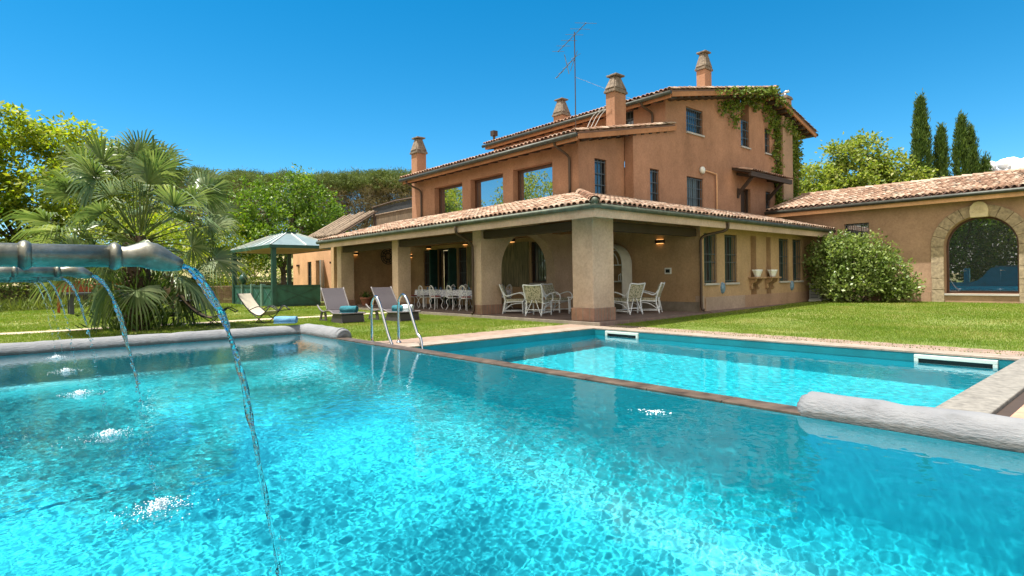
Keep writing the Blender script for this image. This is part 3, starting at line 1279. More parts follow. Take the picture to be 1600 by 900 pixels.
def gutter(pts, mat, parent, r=.075):
    m = MB()
    m.tube(pts, r, 10)
    g = m.build('gutter', M[mat], parent, smooth=True)
    b = MB()
    for p, q in zip(pts, pts[1:]):
        L = (Vector(q) - Vector(p)).length
        for k in range(1, int(L / .9)):
            c = Vector(p).lerp(Vector(q), k * .9 / L)
            b.sphere((c.x, c.y, c.z + r * .9), .022, 6, 4)
    if b.v:
        b.build('bracket', M['sill'], g)
    return g


def downpipe(ctrl, mat='pipe', r=.045, n=30, collars=()):
    m = MB()
    m.tube(curve_pts(ctrl, n), r, 10)
    for c in collars:
        m.tube([(c[0], c[1], c[2] - .03), (c[0], c[1], c[2] + .03)], r * 1.25, 10)
    return m.build('downpipe', M[mat], V, smooth=True)


downpipe([(-15.42, 11.03, 3.0), (-15.42, 11.04, 2.86), (-15.43, 11.12, 2.76), (-15.46, 11.50, 2.60), (-15.48, 11.72, 2.44), (-15.49, 11.765, 2.2), (-15.49, 11.765, 1.1), (-15.49, 11.765, .25), (-15.47, 11.69, .14)])
downpipe([(-9.5, 17.55, 3.0), (-9.52, 17.55, 2.82), (-9.65, 17.50, 2.72), (-10.05, 17.22, 2.62), (-10.2, 17.10, 2.5), (-10.21, 17.08, 2.2), (-10.21, 17.08, 1.1), (-10.21, 17.08, .28), (-10.12, 17.12, .17)])

# porch roof
roof = None
us = np.arange(.1, 16.85, .213)
roof = tiles('roof', V, 'tile', (-26.42, EY, EZ - .02), (1, 0, 0), (0, 1, SL), us,
             lambda u: (0, 1.034 * (4.2 if -26.42 + u < -13.8 else (EX - (-26.42 + u)) / 4.34 * 4.2)), seed=21)
mb = MB()
mb.prism([(-26.46, EY + .03, EZ - .03), (-9.49, EY + .03, EZ - .03), (-13.8, 15.2, 4.24), (-26.46, 15.2, 4.24)], (0, 0, -.07))
mb.prism([(-9.49, EY + .03, EZ - .03), (-9.49, 26.4, EZ - .03), (-13.4, 26.4, 4.14), (-13.8, 15.2, 4.24)], (0, 0, -.07))
mb.build('roof_deck', M['pan'], roof)
gutter([(-26.55, 11.03, 3.085), (-9.49, 11.03, 3.085), (-9.49, 26.3, 3.085)], 'copper', roof)


def run_r(u):
    y = EY + u
    if y < 15.2:
        return (y - EY) / 4.2 * 4.34
    return 4.34 if y < 17.78 else 3.92


tiles('roof', V, 'tile', (EX, EY, EZ - .02), (0, 1, 0), (-1, 0, SR), np.arange(.1, 15.3, .213), lambda u: (0, 1.0316 * run_r(u)), seed=22)
h = Vector((-13.8 - EX, 4.2, 1.1))
tiles('hip_tiles', roof, 'tile_old', (EX - .03, EY + .03, EZ + .03), (1, 1, 0), tuple(h), [0], lambda u: (0, h.length - .02), rad=.15, pitch=.33, seed=23)
mb = MB()
mb.sphere((EX - .05, EY + .05, EZ + .04), .10, 10, 6)
mb.build('hip_end', M['copper'], roof, smooth=True)

# --- upper floor, front block
P = faceY(15.2)
big = [(-22.9, -20.7, 4.25, 5.58), (-20.1, -17.92, 4.25, 5.58), (-17.3, -15.1, 4.25, 5.58)]
mb = MB()
slab(mb, P, -24.6, -13.8, 2.9, 6.16, .5, big)
fw_ = mb.build('wall', M['ochre'], V)
for q in big:
    window(V, P, *q, .26, .12, pane='pane_big')
ROOF_F = lambda y: 6.20 + .205 * (y - 14.45)
mb = MB()
slab(mb, faceX(-13.8), 15.702, 17.78, 3.9, 6.2, .4, [(16.06, 16.72, 4.2, 5.6)], ztop=lambda u: ROOF_F(u) - .13)
mb.build('wall', M['ochre'], V)
window(V, faceX(-13.8), 16.06, 16.72, 4.2, 5.6, .12, .04, 'iron', bars=(4, (.04, .33, .62, .93)))
mb = MB()
mb.box((-24.6, 15.7, 3.9), (-24.2, 33, 6.0))
mb.build('wall', M['ochre'], V)

# --- main block
ROOF_M = lambda y: 8.45 + .21 * (y - 19.25) if y < 28.3 else 10.05 - .2425 * (y - 28.3)
PM = faceX(-13.38)
mw = [(18.82, 19.43, 4.1, 5.48), (21.38, 22.64, 4.1, 5.45), (21.4, 22.68, 7.31, 8.36), (26.0, 26.82, 7.34, 8.66), (28.39, 28.94, 7.34, 8.56), (28.4, 28.92, 4.3, 5.42), (31.5, 32.0, 6.0, 8.1)]
mdoor = (25.9, 26.85, 3.4, 5.37)
mb = MB()
slab(mb, PM, 17.78, 19.92, 3.4, 6.9, .4, mw[:1], ztop=lambda u: ROOF_F(u) - .12)
slab(mb, PM, 19.92, 32.3, 3.0, 8.2, .4, [w for w in mw[1:]] + [mdoor], ztop=lambda u: ROOF_M(u) - .13)
mb.build('wall', M['ochre'], V)
for k, q in enumerate(mw):
    wide = q[1] - q[0] > 1
    window(V, PM, *q, .14, .045, 'iron', bars=((8, (.04, .36, .66, .95)) if wide else (4, (.04, .33, .62, .93))),
           sill='sill' if k in (2, 3, 4) else None, curtain=(k == 1))
mb = MB()
slab(mb, faceY(19.92), -24.2, -13.78, 6.3, 8.42, .4, [(-15.5, -14.95, 7.6, 8.3)])
mb.build('wall', M['ochre'], V)
window(V, faceY(19.92), -15.5, -14.95, 7.6, 8.3, .14, .045, 'iron', bars=(4, (.05, .5, .95)))
mb = MB()
mb.box((-24.2, 32.0, 3), (-13.79, 32.3, 8.9))
mb.box((-24.2, 19.93, 3), (-23.9, 32.0, 8.5))
mb.build('wall', M['ochre'], V)
m = MB()
pbox(m, PM, mdoor[0], mdoor[0] + .07, mdoor[2], mdoor[3], .12, .22)
pbox(m, PM, mdoor[1] - .07, mdoor[1], mdoor[2], mdoor[3], .12, .22)
pbox(m, PM, mdoor[0] + .07, mdoor[1] - .07, mdoor[2], mdoor[3] - .02, .26, .30)
d = m.build('door', M['wood_dark'], V)
d['label'] = 'dark upper door under the small tiled canopy'
# brick chimney breast that climbs the gable beside the vine
m = MB()
pbox(m, PM, 29.75, 30.85, 3.0, 9.35, -.30, .05)
m.build('chimney_breast', M['brown'], V)

# tiled canopy on two timber brackets
m = MB()
m.hexa([(-13.38, 25.1, 6.12), (-12.45, 25.1, 5.86), (-12.45, 29.3, 5.86), (-13.38, 29.3, 6.12), (-13.38, 25.1, 6.2), (-12.45, 25.1, 5.94), (-12.45, 29.3, 5.94), (-13.38, 29.3, 6.2)])
m.bar((-12.52, 25.1, 5.80), (-12.52, 29.3, 5.80), .12, .13)
cp = m.build('canopy', M['wood_dark'], V)
tiles('canopy_tiles', cp, 'tile_old', (-12.40, 25.1, 5.95), (0, 1, 0), (-1, 0, .28), np.arange(.1, 4.2, .21), lambda u: (0, 1.0), seed=31)
for y in (25.6, 28.6):
    m = MB()
    m.bar((-13.38, y, 5.98), (-12.55, y, 5.76), .13, .14)
    m.bar((-13.36, y, 5.02), (-12.68, y, 5.74), .12, .13)
    m.bar((-13.37, y, 4.86), (-13.30, y, 5.3), .13, .09)
    m.build('bracket', M['wood_dark'], cp)


def eave(name_roof, x0, x1, y0, z0, slope, y1, mat, seed, tmat='tile_old'):
    """roof slope that rises from an eave along X; returns its roof object"""
    L = math.hypot(y1 - y0, (y1 - y0) * slope)
    sg = 1 if y1 > y0 else -1
    r = tiles('roof', V, tmat, (x0, y0, z0), (sg, 0, 0) if sg > 0 else (1, 0, 0), (0, sg, slope), np.arange(.1, x1 - x0, .213), lambda u: (0, L), seed=seed)
    m = MB()
    e = .03 * sg
    zz = abs(y1 - y0) * slope
    m.prism([(x0, y0 + e, z0 - .015), (x1, y0 + e, z0 - .015), (x1, y1, z0 - .015 + zz), (x0, y1, z0 - .015 + zz)], (0, 0, -.06))
    m.k = 1
    m.prism([(x0 + .004, y0 + e + .05 * sg, z0 - .078), (x1 - .004, y0 + e + .05 * sg, z0 - .078), (x1 - .004, y1, z0 - .078 + zz), (x0 + .004, y1, z0 - .078 + zz)], (0, 0, -.05))
    m.build('roof_deck', [M['pan'], M['ochre_dark']], r)
    return r


# front block roof
rf = eave('roof', -24.75, -13.25, 14.45, 6.20, .205, 20.4, 'ochre', 41)
gutter([(-24.8, 14.47, 6.10), (-13.22, 14.47, 6.10)], 'gutter', rf, .08)
mb = MB()
mb.box((-24.7, 14.56, 5.93), (-13.30, 14.62, 6.12))
mb.prism([(-13.26, 14.62, 5.98), (-13.26, 20.5, 5.98 + 5.88 * .205), (-13.26, 20.5, 6.20 + 5.88 * .205), (-13.26, 14.62, 6.20)], (-.07, 0, 0))
mb.build('fascia', M['ochre_dark'], rf)
for x in np.arange(-24.5, -13.4, .62):
    timber('rafter', rf, (x, 14.63, 5.99), (x, 15.2, 5.99 + .117), .16, .15)
for y in np.arange(15.35, 20.2, .50):
    z = ROOF_F(y) - .235
    timber('rafter', rf, (-13.34, y, z), (-13.79, y, z), .16, .13, up=(0, -.205, 1))
tiles('verge_tiles', rf, 'tile', (-13.28, 14.45, 6.215), (1, 0, 0), (0, 1, .205), [0], lambda u: (0, 6.05), rad=.10, seed=43)

# main roof
rm = eave('roof', -24.3, -12.72, 19.25, 8.45, .21, 28.3, 'ochre', 44)
rb = eave('roof', -24.3, -12.72, 33.1, 8.886, .2425, 28.3, 'ochre', 45)
gutter([(-24.35, 19.27, 8.35), (-12.7, 19.27, 8.35)], 'gutter', rm, .08)
gutter([(-24.35, 33.12, 8.80), (-12.7, 33.12, 8.80)], 'gutter', rb, .08)
tiles('ridge_tiles', rm, 'tile_old', (-24.3, 28.3, 10.37), (0, 1, 0), (1, 0, 0), [0], lambda u: (0, 11.6), rad=.15, seed=46)
mb = MB()
mb.box((-24.25, 19.36, 8.18), (-12.78, 19.42, 8.37))
mb.prism([(-12.73, 19.42, 8.22), (-12.73, 28.3, 8.22 + 8.88 * .21), (-12.73, 28.31, 8.22 + 8.88 * .21 - .20), (-12.73, 33.0, 8.65), (-12.73, 33.0, 8.88), (-12.73, 28.32, 10.05), (-12.73, 28.30, 8.45 + 9.05 * .21 - .03), (-12.73, 19.42, 8.45)], (-.07, 0, 0))
mb.build('fascia', M['ochre_dark'], rm)
for x in np.arange(-24.1, -12.9, .62):
    timber('rafter', rm, (x, 19.43, 8.24), (x, 19.92, 8.24 + .103), .16, .15)
for y in np.arange(20.2, 33, .52):
    z = ROOF_M(y) - .24
    timber('rafter', rm, (-12.81, y, z), (-13.37, y, z), .2, .14)
tiles('verge_tiles', rm, 'tile', (-12.75, 19.25, 8.465), (1, 0, 0), (0, 1, .21), [0], lambda u: (0, 9.25), rad=.10, seed=47)
tiles('verge_tiles', rb, 'tile', (-12.75, 33.1, 8.90), (1, 0, 0), (0, -1, .2425), [0], lambda u: (0, 5.0), rad=.10, seed=48)

downpipe([(-14.3, 14.5, 6.05), (-14.3, 14.56, 5.92), (-14.24, 14.72, 5.80), (-14.18, 15.05, 5.62), (-14.17, 15.13, 5.45), (-14.17, 15.13, 5.1), (-14.17, 15.13, 4.28)])
downpipe([(-24.3, 14.5, 6.05), (-24.28, 14.56, 5.92), (-24.15, 14.75, 5.78), (-23.98, 15.05, 5.6), (-23.95, 15.13, 5.42), (-23.95, 15.13, 5.0), (-23.95, 15.13, 4.28)])
downpipe([(-14.1, 19.3, 8.3), (-14.1, 19.36, 8.17), (-14.06, 19.5, 8.08), (-13.98, 19.78, 7.95), (-13.97, 19.86, 7.8), (-13.97, 19.86, 7.5), (-13.97, 19.86, 7.2)])


# --- chimneys
def chimney(x0, x1, y0, y1, z0, zc, zt, label, open_cap=True, slab_top=False):
    m = MB()
    m.box((x0, y0, z0), (x1, y1, zc - .12))
    c = m.build('chimney', M['ochre'], V, bevel=.012)
    c['label'] = label
    cx, cy, w, d = (x0 + x1) / 2, (y0 + y1) / 2, (x1 - x0) / 2, (y1 - y0) / 2
    m = MB()
    m.box((x0 - .06, y0 - .06, zc - .12), (x1 + .06, y1 + .06, zc - .02))
    m.box((x0 - .03, y0 - .03, zc - .02), (x1 + .03, y1 + .03, zc + .05))
    if open_cap:
        k, H = .42, zt - zc - .12
        for sx in (-1, 1):
            m.hexa([(cx + sx * w - .05, cy - d, zc + .05), (cx + sx * w + .05, cy - d, zc + .05), (cx + sx * w + .05, cy + d, zc + .05), (cx + sx * w - .05, cy + d, zc + .05),
                    (cx + sx * w * k - .05, cy - d * k, zc + H), (cx + sx * w * k + .05, cy - d * k, zc + H), (cx + sx * w * k + .05, cy + d * k, zc + H), (cx + sx * w * k - .05, cy + d * k, zc + H)])
            m.hexa([(cx - w, cy + sx * d - .05, zc + .05), (cx + w, cy + sx * d - .05, zc + .05), (cx + w, cy + sx * d + .05, zc + .05), (cx - w, cy + sx * d + .05, zc + .05),
                    (cx - w * k, cy + sx * d * k - .05, zc + H), (cx + w * k, cy + sx * d * k - .05, zc + H), (cx + w * k, cy + sx * d * k + .05, zc + H), (cx - w * k, cy + sx * d * k + .05, zc + H)])
        m.bar((cx - w * k - .16, cy, zc + H + .05), (cx + w * k + .16, cy, zc + H + .05), d * k * 2 + .25, .07)
    m.build('chimney_cap', M['chim_stone'], c, bevel=.015)
    return c


chimney(-24.95, -24.42, 15.22, 15.75, 2.9, 7.62, 8.36, 'slim ochre chimney at the left end of the upper floor')
chimney(-21.72, -21.1, 22.0, 22.6, 8.6, 9.95, 10.78, 'short chimney low on the main roof')
chimney(-14.72, -14.28, 17.85, 18.55, 6.5, 8.62, 9.27, 'stout chimney standing on the front block roof')
chimney(-15.05, -14.6, 25.0, 25.6, 9.3, 11.2, 12.02, 'tallest chimney on the ridge of the main roof')
c5 = chimney(-13.85, -13.42, 31.0, 31.6, 8.5, 10.68, 11.0, 'plain flat-topped chimney behind the ivy gable', open_cap=False)
m = MB()
m.tube([(-13.63, 31.3, 10.7), (-13.63, 31.3, 10.92)], .07, 10)
m.tube([(-13.85, 31.3, 10.95), (-13.40, 31.3, 10.99)], .075, 10)
m.build('flue_cap', M['steel'], c5, smooth=True)
m = MB()
m.tube([(-23.78, 19.6, 8.3), (-23.78, 19.6, 8.85)], .07, 10)
m.box((-23.92, 19.46, 8.85), (-23.64, 19.74, 9.12))
m.build('vent_pipe', M['pipe'], V)

# --- right wing
mb = MB()
PW = faceY(26.6)
arch_slab(mb, PW, -12.2, 4.2, -.05, 4.05, .45, -5.76, -3.63, 2.26, sill=.5, rise=1.05) if False else None
# the wall left of the arch has a small barred window, so it is built in two pieces
slab(mb, PW, -12.2, -7.0, -.05, 4.05, .45, [(-9.2, -8.28, 2.5, 3.37)])
arch_slab(mb, PW, -7.0, 4.2, -.05, 4.05, .45, -5.76, -3.63, 2.25, sill=.5)
wing = mb.build('wall', M['brown'], V)
wing['label'] = 'brown plastered wall of the single-storey side wing'
mb = MB()
mb.box((-12.2, 27.06, -.05), (-11.8, 34, 4.1))
mb.box((3.8, 27.06, -.05), (4.2, 34, 4.1))
mb.box((-11.79, 33.6, -.05), (3.79, 34, 4.1))
mb.build('wall', M['brown'], V)
mb = MB()
pbox(mb, PW, -10.25, -6.2, -.05, .55, -.02, .1)
pbox(mb, PW, -3.2, 4.2, -.05, .55, -.02, .1)
mb.build('plinth', M['brown'], wing)
window(V, PW, -9.2, -8.28, 2.5, 3.37, .16, .05, 'iron', pane='pane_arch', bars=(6, (.06, .5, .94)))
# tuff surround: jamb blocks and voussoirs
mb = MB()
c, r0, r1, sp = -4.695, 1.075, 1.47, 2.25
rng = np.random.default_rng(4)
for s in (-1, 1):
    z = .05
    while z < sp - .02:
        hgt = min(rng.uniform(.42, .6), sp - z)
        if sp - z - hgt < .2:
            hgt = sp - z
        a, b = sorted((c + s * r0, c + s * (r1 + rng.normal() * .006)))
        pbox(mb, PW, a, b, z, z + hgt - .008, -.055 + rng.normal() * .004, .32)
        z += hgt
n = 11
for i in range(n):
    t0, t1 = PI * i / n + .006, PI * (i + 1) / n - .006
    o = rng.normal() * .005
    q = []
    for t in np.linspace(t0, t1, 4):
        q.append((c + r0 * math.cos(t), sp + r0 * math.sin(t)))
    for t in np.linspace(t1, t0, 4):
        q.append((c + (r1 + .01) * math.cos(t), sp + (r1 + .01) * math.sin(t)))
    mb.prism([PW(u, z, -.055 + o) for u, z in q][::-1], (0, .36, 0))
sa = mb.build('stone_arch', M['tuff'], V, bevel=.01)
mb = MB()
q = [(c - .25, 3.27), (c + .25, 3.27), (c + .27, 3.5), (c + .24, 3.68), (c + .14, 3.80), (c, 3.84), (c - .14, 3.80), (c - .24, 3.68), (c - .27, 3.5)]
mb.prism([PW(u, z, -.15) for u, z in q][::-1], (0, .2, 0))
for k in range(9):
    t = PI * (k + .5) / 9
    mb.bar(PW(c + .05 * math.cos(t), 3.42 + .04 * math.sin(t), -.155), PW(c + .2 * math.cos(t), 3.42 + .27 * math.sin(t), -.155), .028, .03, up=(0, 1, 0))
mb.build('keystone', M['tuff_key'], sa, bevel=.008)
# arched plate glass in a thin dark frame
mb = MB()
n = 24
ins, rr = .30, 1.06
out = [(c - rr, .5), (c + rr, .5)] + [(c + rr * math.cos(t), sp + rr * math.sin(t)) for t in np.linspace(0, PI, n)]
inn = [(c - rr + .07, .57), (c + rr - .07, .57)] + [(c + (rr - .07) * math.cos(t), sp + (rr - .07) * math.sin(t)) for t in np.linspace(0, PI, n)]
k = len(out)
vs = [PW(u, z, ins) for u, z in out] + [PW(u, z, ins) for u, z in inn] + [PW(u, z, ins + .07) for u, z in out] + [PW(u, z, ins + .07) for u, z in inn]
fs = []
for i in range(k):
    j = (i + 1) % k
    fs += [(i, j, k + j, k + i), (k + i, k + j, 3 * k + j, 3 * k + i), (2 * k + j, 2 * k + i, 3 * k + i, 3 * k + j)]
mb.add(vs, fs)
aw2 = mb.build('window', M['wood_frame'], V)
aw2['label'] = 'big arched plate-glass window in a tuff stone surround'
mb = MB()
mb.prism([PW(u, z, ins + .03) for u, z in inn][::-1], (0, .012, 0))
mb.build('pane', M['pane_arch'], aw2)
mb = MB()
pbox(mb, PW, c - 1.07, c + 1.07, .43, .497, -.05, .3)
mb.build('sill', M['sill'], aw2)
rw = eave('roof', -12.3, 4.5, 26.05, 4.18, .253, 30.0, 'ochre', 51, 'tile')
rw2 = eave('roof', -12.3, 4.5, 34.3, 4.1, .253, 30.0, 'ochre', 52, 'tile')
gutter([(-12.32, 26.07, 4.08), (4.5, 26.07, 4.08)], 'gutter', rw, .075)
tiles('ridge_tiles', rw, 'tile', (-12.3, 30.0, 5.20), (0, 1, 0), (1, 0, 0), [0], lambda u: (0, 16.8), rad=.14, seed=53)
mb = MB()
mb.box((-12.28, 26.14, 3.86), (4.45, 26.2, 4.08))
mb.prism([(-12.285, 26.2, 3.92), (-12.285, 30.0, 4.86), (-12.285, 34.2, 3.92), (-12.285, 34.2, 4.12), (-12.285, 30.0, 5.13), (-12.285, 26.2, 4.15)], (.06, 0, 0))
mb.build('fascia', M['peach'], rw)
for x in np.arange(-12.0, 4.4, .62):
    timber('rafter', rw, (x, 26.2, 3.93), (x, 26.6, 4.03), .16, .15)
# bent fume pipe on the upper wall
m = MB()
m.tube(curve_pts([(-13.30, 23.62, 4.0), (-13.30, 23.62, 5.62), (-13.30, 23.52, 5.74), (-13.30, 22.7, 5.80), (-13.30, 22.5, 5.80)], 20), .035, 8)
fp = m.build('fume_pipe', M['peach'], V, smooth=True)
m = MB()
m.tube([(-13.37, 22.5, 5.8), (-13.27, 22.5, 5.8), (-13.22, 22.5, 5.8)], [.16, .15, .06], 14)
m.build('wall_rose', M['ceramic'], fp, smooth=True)


# ------------------------------------------------------------------ annex beyond the porch
A = thing('annex', 'low peach annex behind the green gazebo with a cane lean-to roof and half-open door', 'annex', (-34, 15, 0))
P = faceY(15.0)
mb = MB()
slab(mb, P, -40.3, -26.95, 0, 3.55, .3, [(-37.75, -37.1, .6, 2.55), (-36.4, -35.1, 0, 2.6)])
wa = mb.build('wall', M['peach'], A)
mb = MB()
mb.box((-40.3, 15.3, 0), (-40.0, 22, 3.55))
mb.box((-40.3, 15.3, 3.55), (-24.7, 22, 3.75))
mb.build('flat_roof', M['brown'], A)
window(A, P, -37.75, -37.1, .6, 2.55, .08, .05, 'iron', bars=(3, (.05, .5, .95)))
m = MB()
pbox(m, P, -36.4, -35.1, 0, 2.6, .26, .29)
dd = m.build('door', M['wood_dark'], A)
m = MB()
m.hexa([(-35.10, 14.99, .02), (-35.05, 14.94, .02), (-34.55, 14.55, .02), (-34.6, 14.5, .02), (-35.10, 14.99, 2.58), (-35.05, 14.94, 2.58), (-34.55, 14.55, 2.58), (-34.6, 14.5, 2.58)])
m.build('shutter', M['ac'], dd)
mb = MB()
rng = np.random.default_rng(9)
for x in np.arange(-38.0, -33.2, .46):
    j = rng.normal() * .06
    mb.tube([(x + j, 15.0, 4.05 + rng.normal() * .02), (x + j * .4, 17.6, 5.66 + rng.normal() * .05)], .085 + rng.random() * .035, 7)
cr = mb.build('cane_roof', M['cane'], A)
mb = MB()
mb.prism([(-38.1, 15.05, 4.0), (-33.15, 15.05, 4.0), (-33.15, 17.5, 5.52), (-38.1, 17.5, 5.52)], (0, 0, -.05))
mb.box((-38.1, 15.06, 3.76), (-33.15, 15.16, 4.0))
for x in (-37.8, -33.4):
    mb.bar((x, 17.62, 3.76), (x, 17.62, 5.55), .1, .1)
mb.bar((-38.2, 17.62, 5.60), (-33.0, 17.62, 5.60), .09, .09)
mb.build('cane_backing', M['cane_dark'], cr)

RF = thing('reed_fence', 'reed screen standing on the flat roof beside the upper floor', 'fence', (-30, 17.6, 3.75))
mb = MB()
for x in np.arange(-33.1, -25.4, .035):
    mb.bar((x, 17.6 + rng.normal() * .012, 3.76), (x, 17.6, 5.36 + rng.normal() * .035), .03, .02, up=(0, 1, 0))
mb.build('reeds', M['reed'], RF)
mb = MB()
mb.tube([(-33.2, 17.56, 5.38), (-25.35, 17.56, 5.42)], .035, 6)
mb.build('rail', M['cane'], RF)
RL = thing('wooden_railing', 'dark slatted timber railing above the reed screen', 'railing', (-31, 19.5, 3.75))
mb = MB()
for x in np.arange(-37.1, -29.1, .14):
    mb.bar((x, 19.5, 3.76), (x, 19.5, 6.36 + rng.normal() * .02), .085, .03, up=(0, 1, 0))
mb.build('slats', M['picnic'], RL)
mb = MB()
mb.tube([(-37.2, 19.44, 6.38), (-34, 19.44, 6.52), (-29.0, 19.44, 6.42)], .05, 6)
mb.tube([(-37.2, 19.44, 5.75), (-29.0, 19.44, 5.75)], .04, 6)
mb.build('rail', M['cane_dark'], RL)

# ------------------------------------------------------------------ gazebo
G = thing('gazebo', 'dark green garden gazebo with pale hipped roof and crossed panel sides', 'gazebo', (-33, 11.7, 0))
gx0, gx1, gy0, gy1 = -36.4, -29.75, 10.1, 13.3
for x, y in ((gx0, gy0), (gx1, gy0), (gx0, gy1), (gx1, gy1)):
    m = MB()
    m.box((x - .11, y - .11, 0), (x + .11, y + .11, 3.1))
    m.build('post', M['green_paint'], G, bevel=.01)


def gpanel(p, q, n):
    p, q = Vector(p), Vector(q)
    for k in range(n):
        a, b = p.lerp(q, k / n), p.lerp(q, (k + 1) / n)
        d = (b - a).normalized()
        a, b = a + d * .115, b - d * .115
        up_ = Vector((0, 0, 1))
        m = MB()
        m.bar(a + up_ * .55, b + up_ * .55, .03, .98)
        w = m.build('panel', M['green_panel'], G)
        m = MB()
        m.bar(a + up_ * .08, b + up_ * .08, .07, .12)
        m.bar(a + up_ * 1.06, b + up_ * 1.06, .09, .08)
        m.bar(a + up_ * .15, b + up_ * 1.0, .05, .045)
        m.bar(a + up_ * 1.0, b + up_ * .15, .053, .045)
        m.build('cross_frame', M['green_paint'], w)
        if k < n - 1:
            m = MB()
            c = p.lerp(q, (k + 1) / n)
            m.box((c.x - .11, c.y - .11, 0), (c.x + .11, c.y + .11, 1.16))
            m.build('panel_post', M['green_light'] if p.y < 10.5 and q.y < 10.5 else M['green_paint'], G, bevel=.01)


gpanel((gx0, gy0, 0), (gx1, gy0, 0), 4)
gpanel((gx1, gy0, 0), (gx1, 12.6, 0), 1)
gpanel((gx0, gy0, 0), (gx0, gy1, 0), 2)
m = MB()
e = .22
base = [(gx0 - e, gy0 - e, 3.14), (gx1 + e, gy0 - e, 3.14), (gx1 + e, gy1 + e, 3.14), (gx0 - e, gy1 + e, 3.14)]
ridge = [(-34.4, 11.5, 3.92), (-31.8, 11.5, 3.92), (-31.8, 11.95, 3.92), (-34.4, 11.95, 3.92)]
m.add(base + ridge, [(0, 1, 5, 4), (1, 2, 6, 5), (2, 3, 7, 6), (3, 0, 4, 7), (4, 5, 6, 7)])
gr = m.build('roof', M['gaz_roof'], G)
m = MB()


def rib(a, b):
    m.bar(Vector(a) + Vector((0, 0, .02)), Vector(b) + Vector((0, 0, .02)), .05, .04)


for i in range(4):
    rib(base[i], ridge[i])
for s, (i, j) in enumerate(((0, 1), (1, 2), (2, 3), (3, 0))):
    n = 6 if s % 2 == 0 else 2
    for k in range(1, n):
        rib(Vector(base[i]).lerp(Vector(base[j]), k / n), Vector(ridge[i]).lerp(Vector(ridge[j]), k / n))
m.build('roof_rib', M['gaz_trim'], gr)
m = MB()
m.box((-34.5, 11.45, 3.90), (-31.7, 12.0, 3.99))
m.build('ridge_cap', M['green_paint'], gr)
m = MB()
for i in range(4):
    a, b = Vector(base[i]), Vector(base[(i + 1) % 4])
    m.bar(a - Vector((0, 0, .08)), b - Vector((0, 0, .08)), .07, .16)
m.build('eave_board', M['green_paint'], G)
m = MB()
m.box((gx0 - .1, gy0 - .1, 3.0), (gx1 + .1, gy1 + .1, 3.03))
m.build('ceiling', M['straw'], G)
m = MB()
m.lathe([(.04, 1.16), (.1, 1.2), (.2, 1.34), (.22, 1.5), (.16, 1.66), (.06, 1.72), (.02, 1.8)], (gx0 + 1.66, gy0, 0), 12)
m.build('finial', M['green_paint'], G, smooth=True)


# ------------------------------------------------------------------ wicker loungers and towels
def lounger():
    t = thing('sun_lounger', 'grey wicker sun lounger nearer the gazebo, rolled teal towel on its foot end', 'sun lounger')
    W = .37

    def strip(prof, th, w0, w1, name, mat, par):
        m = MB()
        n = len(prof)
        rows = []
        for y in (w0, w1):
            top = [(x, y, z) for x, z in prof]
            rows.append(top)
        vs = rows[0] + rows[1] + [(x, y, z - th) for x, y, z in rows[0]] + [(x, y, z - th) for x, y, z in rows[1]]
        fs = []
        for i in range(n - 1):
            fs += [(i, i + 1, n + i + 1, n + i), (2 * n + i + 1, 2 * n + i, 3 * n + i, 3 * n + i + 1),
                   (i + 1, i, 2 * n + i, 2 * n + i + 1), (n + i, n + i + 1, 3 * n + i + 1, 3 * n + i)]
        fs += [(0, n, 3 * n, 2 * n), (n - 1, 3 * n - 1, 4 * n - 1, 2 * n - 1)]
        m.add(vs, fs)
        return m.build(name, M[mat], par, bevel=.006)
    seat = [(q[0], q[2]) for q in curve_pts([(-.22, 0, .37), (.0, 0, .36), (.3, 0, .29), (.6, 0, .30), (.95, 0, .31)], 20)]
    back = [(q[0], q[2]) for q in curve_pts([(-.20, 0, .38), (-.32, 0, .55), (-.52, 0, .80), (-.70, 0, 1.06)], 16)]
    strip(seat, .03, -W, W, 'seat', 'wicker', t)
    strip(back, .03, -W, W, 'backrest', 'wicker', t)
    for s in (-1, 1):
        m = MB()
        m.tube(curve_pts([(-1.05, s * W, .50), (-.85, s * W, .38), (-.55, s * W, .31), (-.22, s * W, .35), (.02, s * W, .355), (.3, s * W, .285), (.6, s * W, .29), (.97, s * W, .30)], 28), .028, 8)
        m.build('side_rail', M['wicker_edge'], t, smooth=True)
        m = MB()
        m.tube(curve_pts([(-.19, s * W, .37), (-.32, s * W, .55), (-.52, s * W, .80), (-.71, s * W, 1.07)], 14), .024, 8)
        m.build('back_rail', M['wicker_edge'], t, smooth=True)
    for a, b in ((-.9, -.35), (.12, .9)):
        m = MB()
        q = [(a + .12, 0, .28), (b - .02, 0, .27), (b + .06, 0, 0), (a - .06, 0, 0)]
        if a > 0:
            for y in (-.36, .33):
                m.prism([(x, y, z) for x, _, z in q], (0, .03, 0))
            m.box((a + .05, -.33, .03), (a + .08, .33, .25))
            m.box((b - .03, -.33, .03), (b + .0, .33, .25))
            m.build('base', M['wicker'], t)
        else:
            for y in (-.36, .33):
                m = MB()
                m.prism([(a + .10, y, .30), (a + .24, y, .29), (a + .10, y, .06), (b - .12, y, .06), (b - .16, y, .29), (b - .02, y, .29), (b + .05, y, 0), (a - .06, y, 0)], (0, .03, 0))
                m.build('leg', M['wicker'], t)
    return t


L1 = lounger()
L2 = dup(L1, (-16.55, 9.35, 0), math.radians(3), 'grey wicker sun lounger nearer the porch, rolled teal towel on its foot end', 'wicker sun loungers on the lawn')
L1['group'] = 'wicker sun loungers on the lawn'
L1.location = (-17.35, 7.95, 0)
L1.rotation_euler = (0, 0, math.radians(-3))


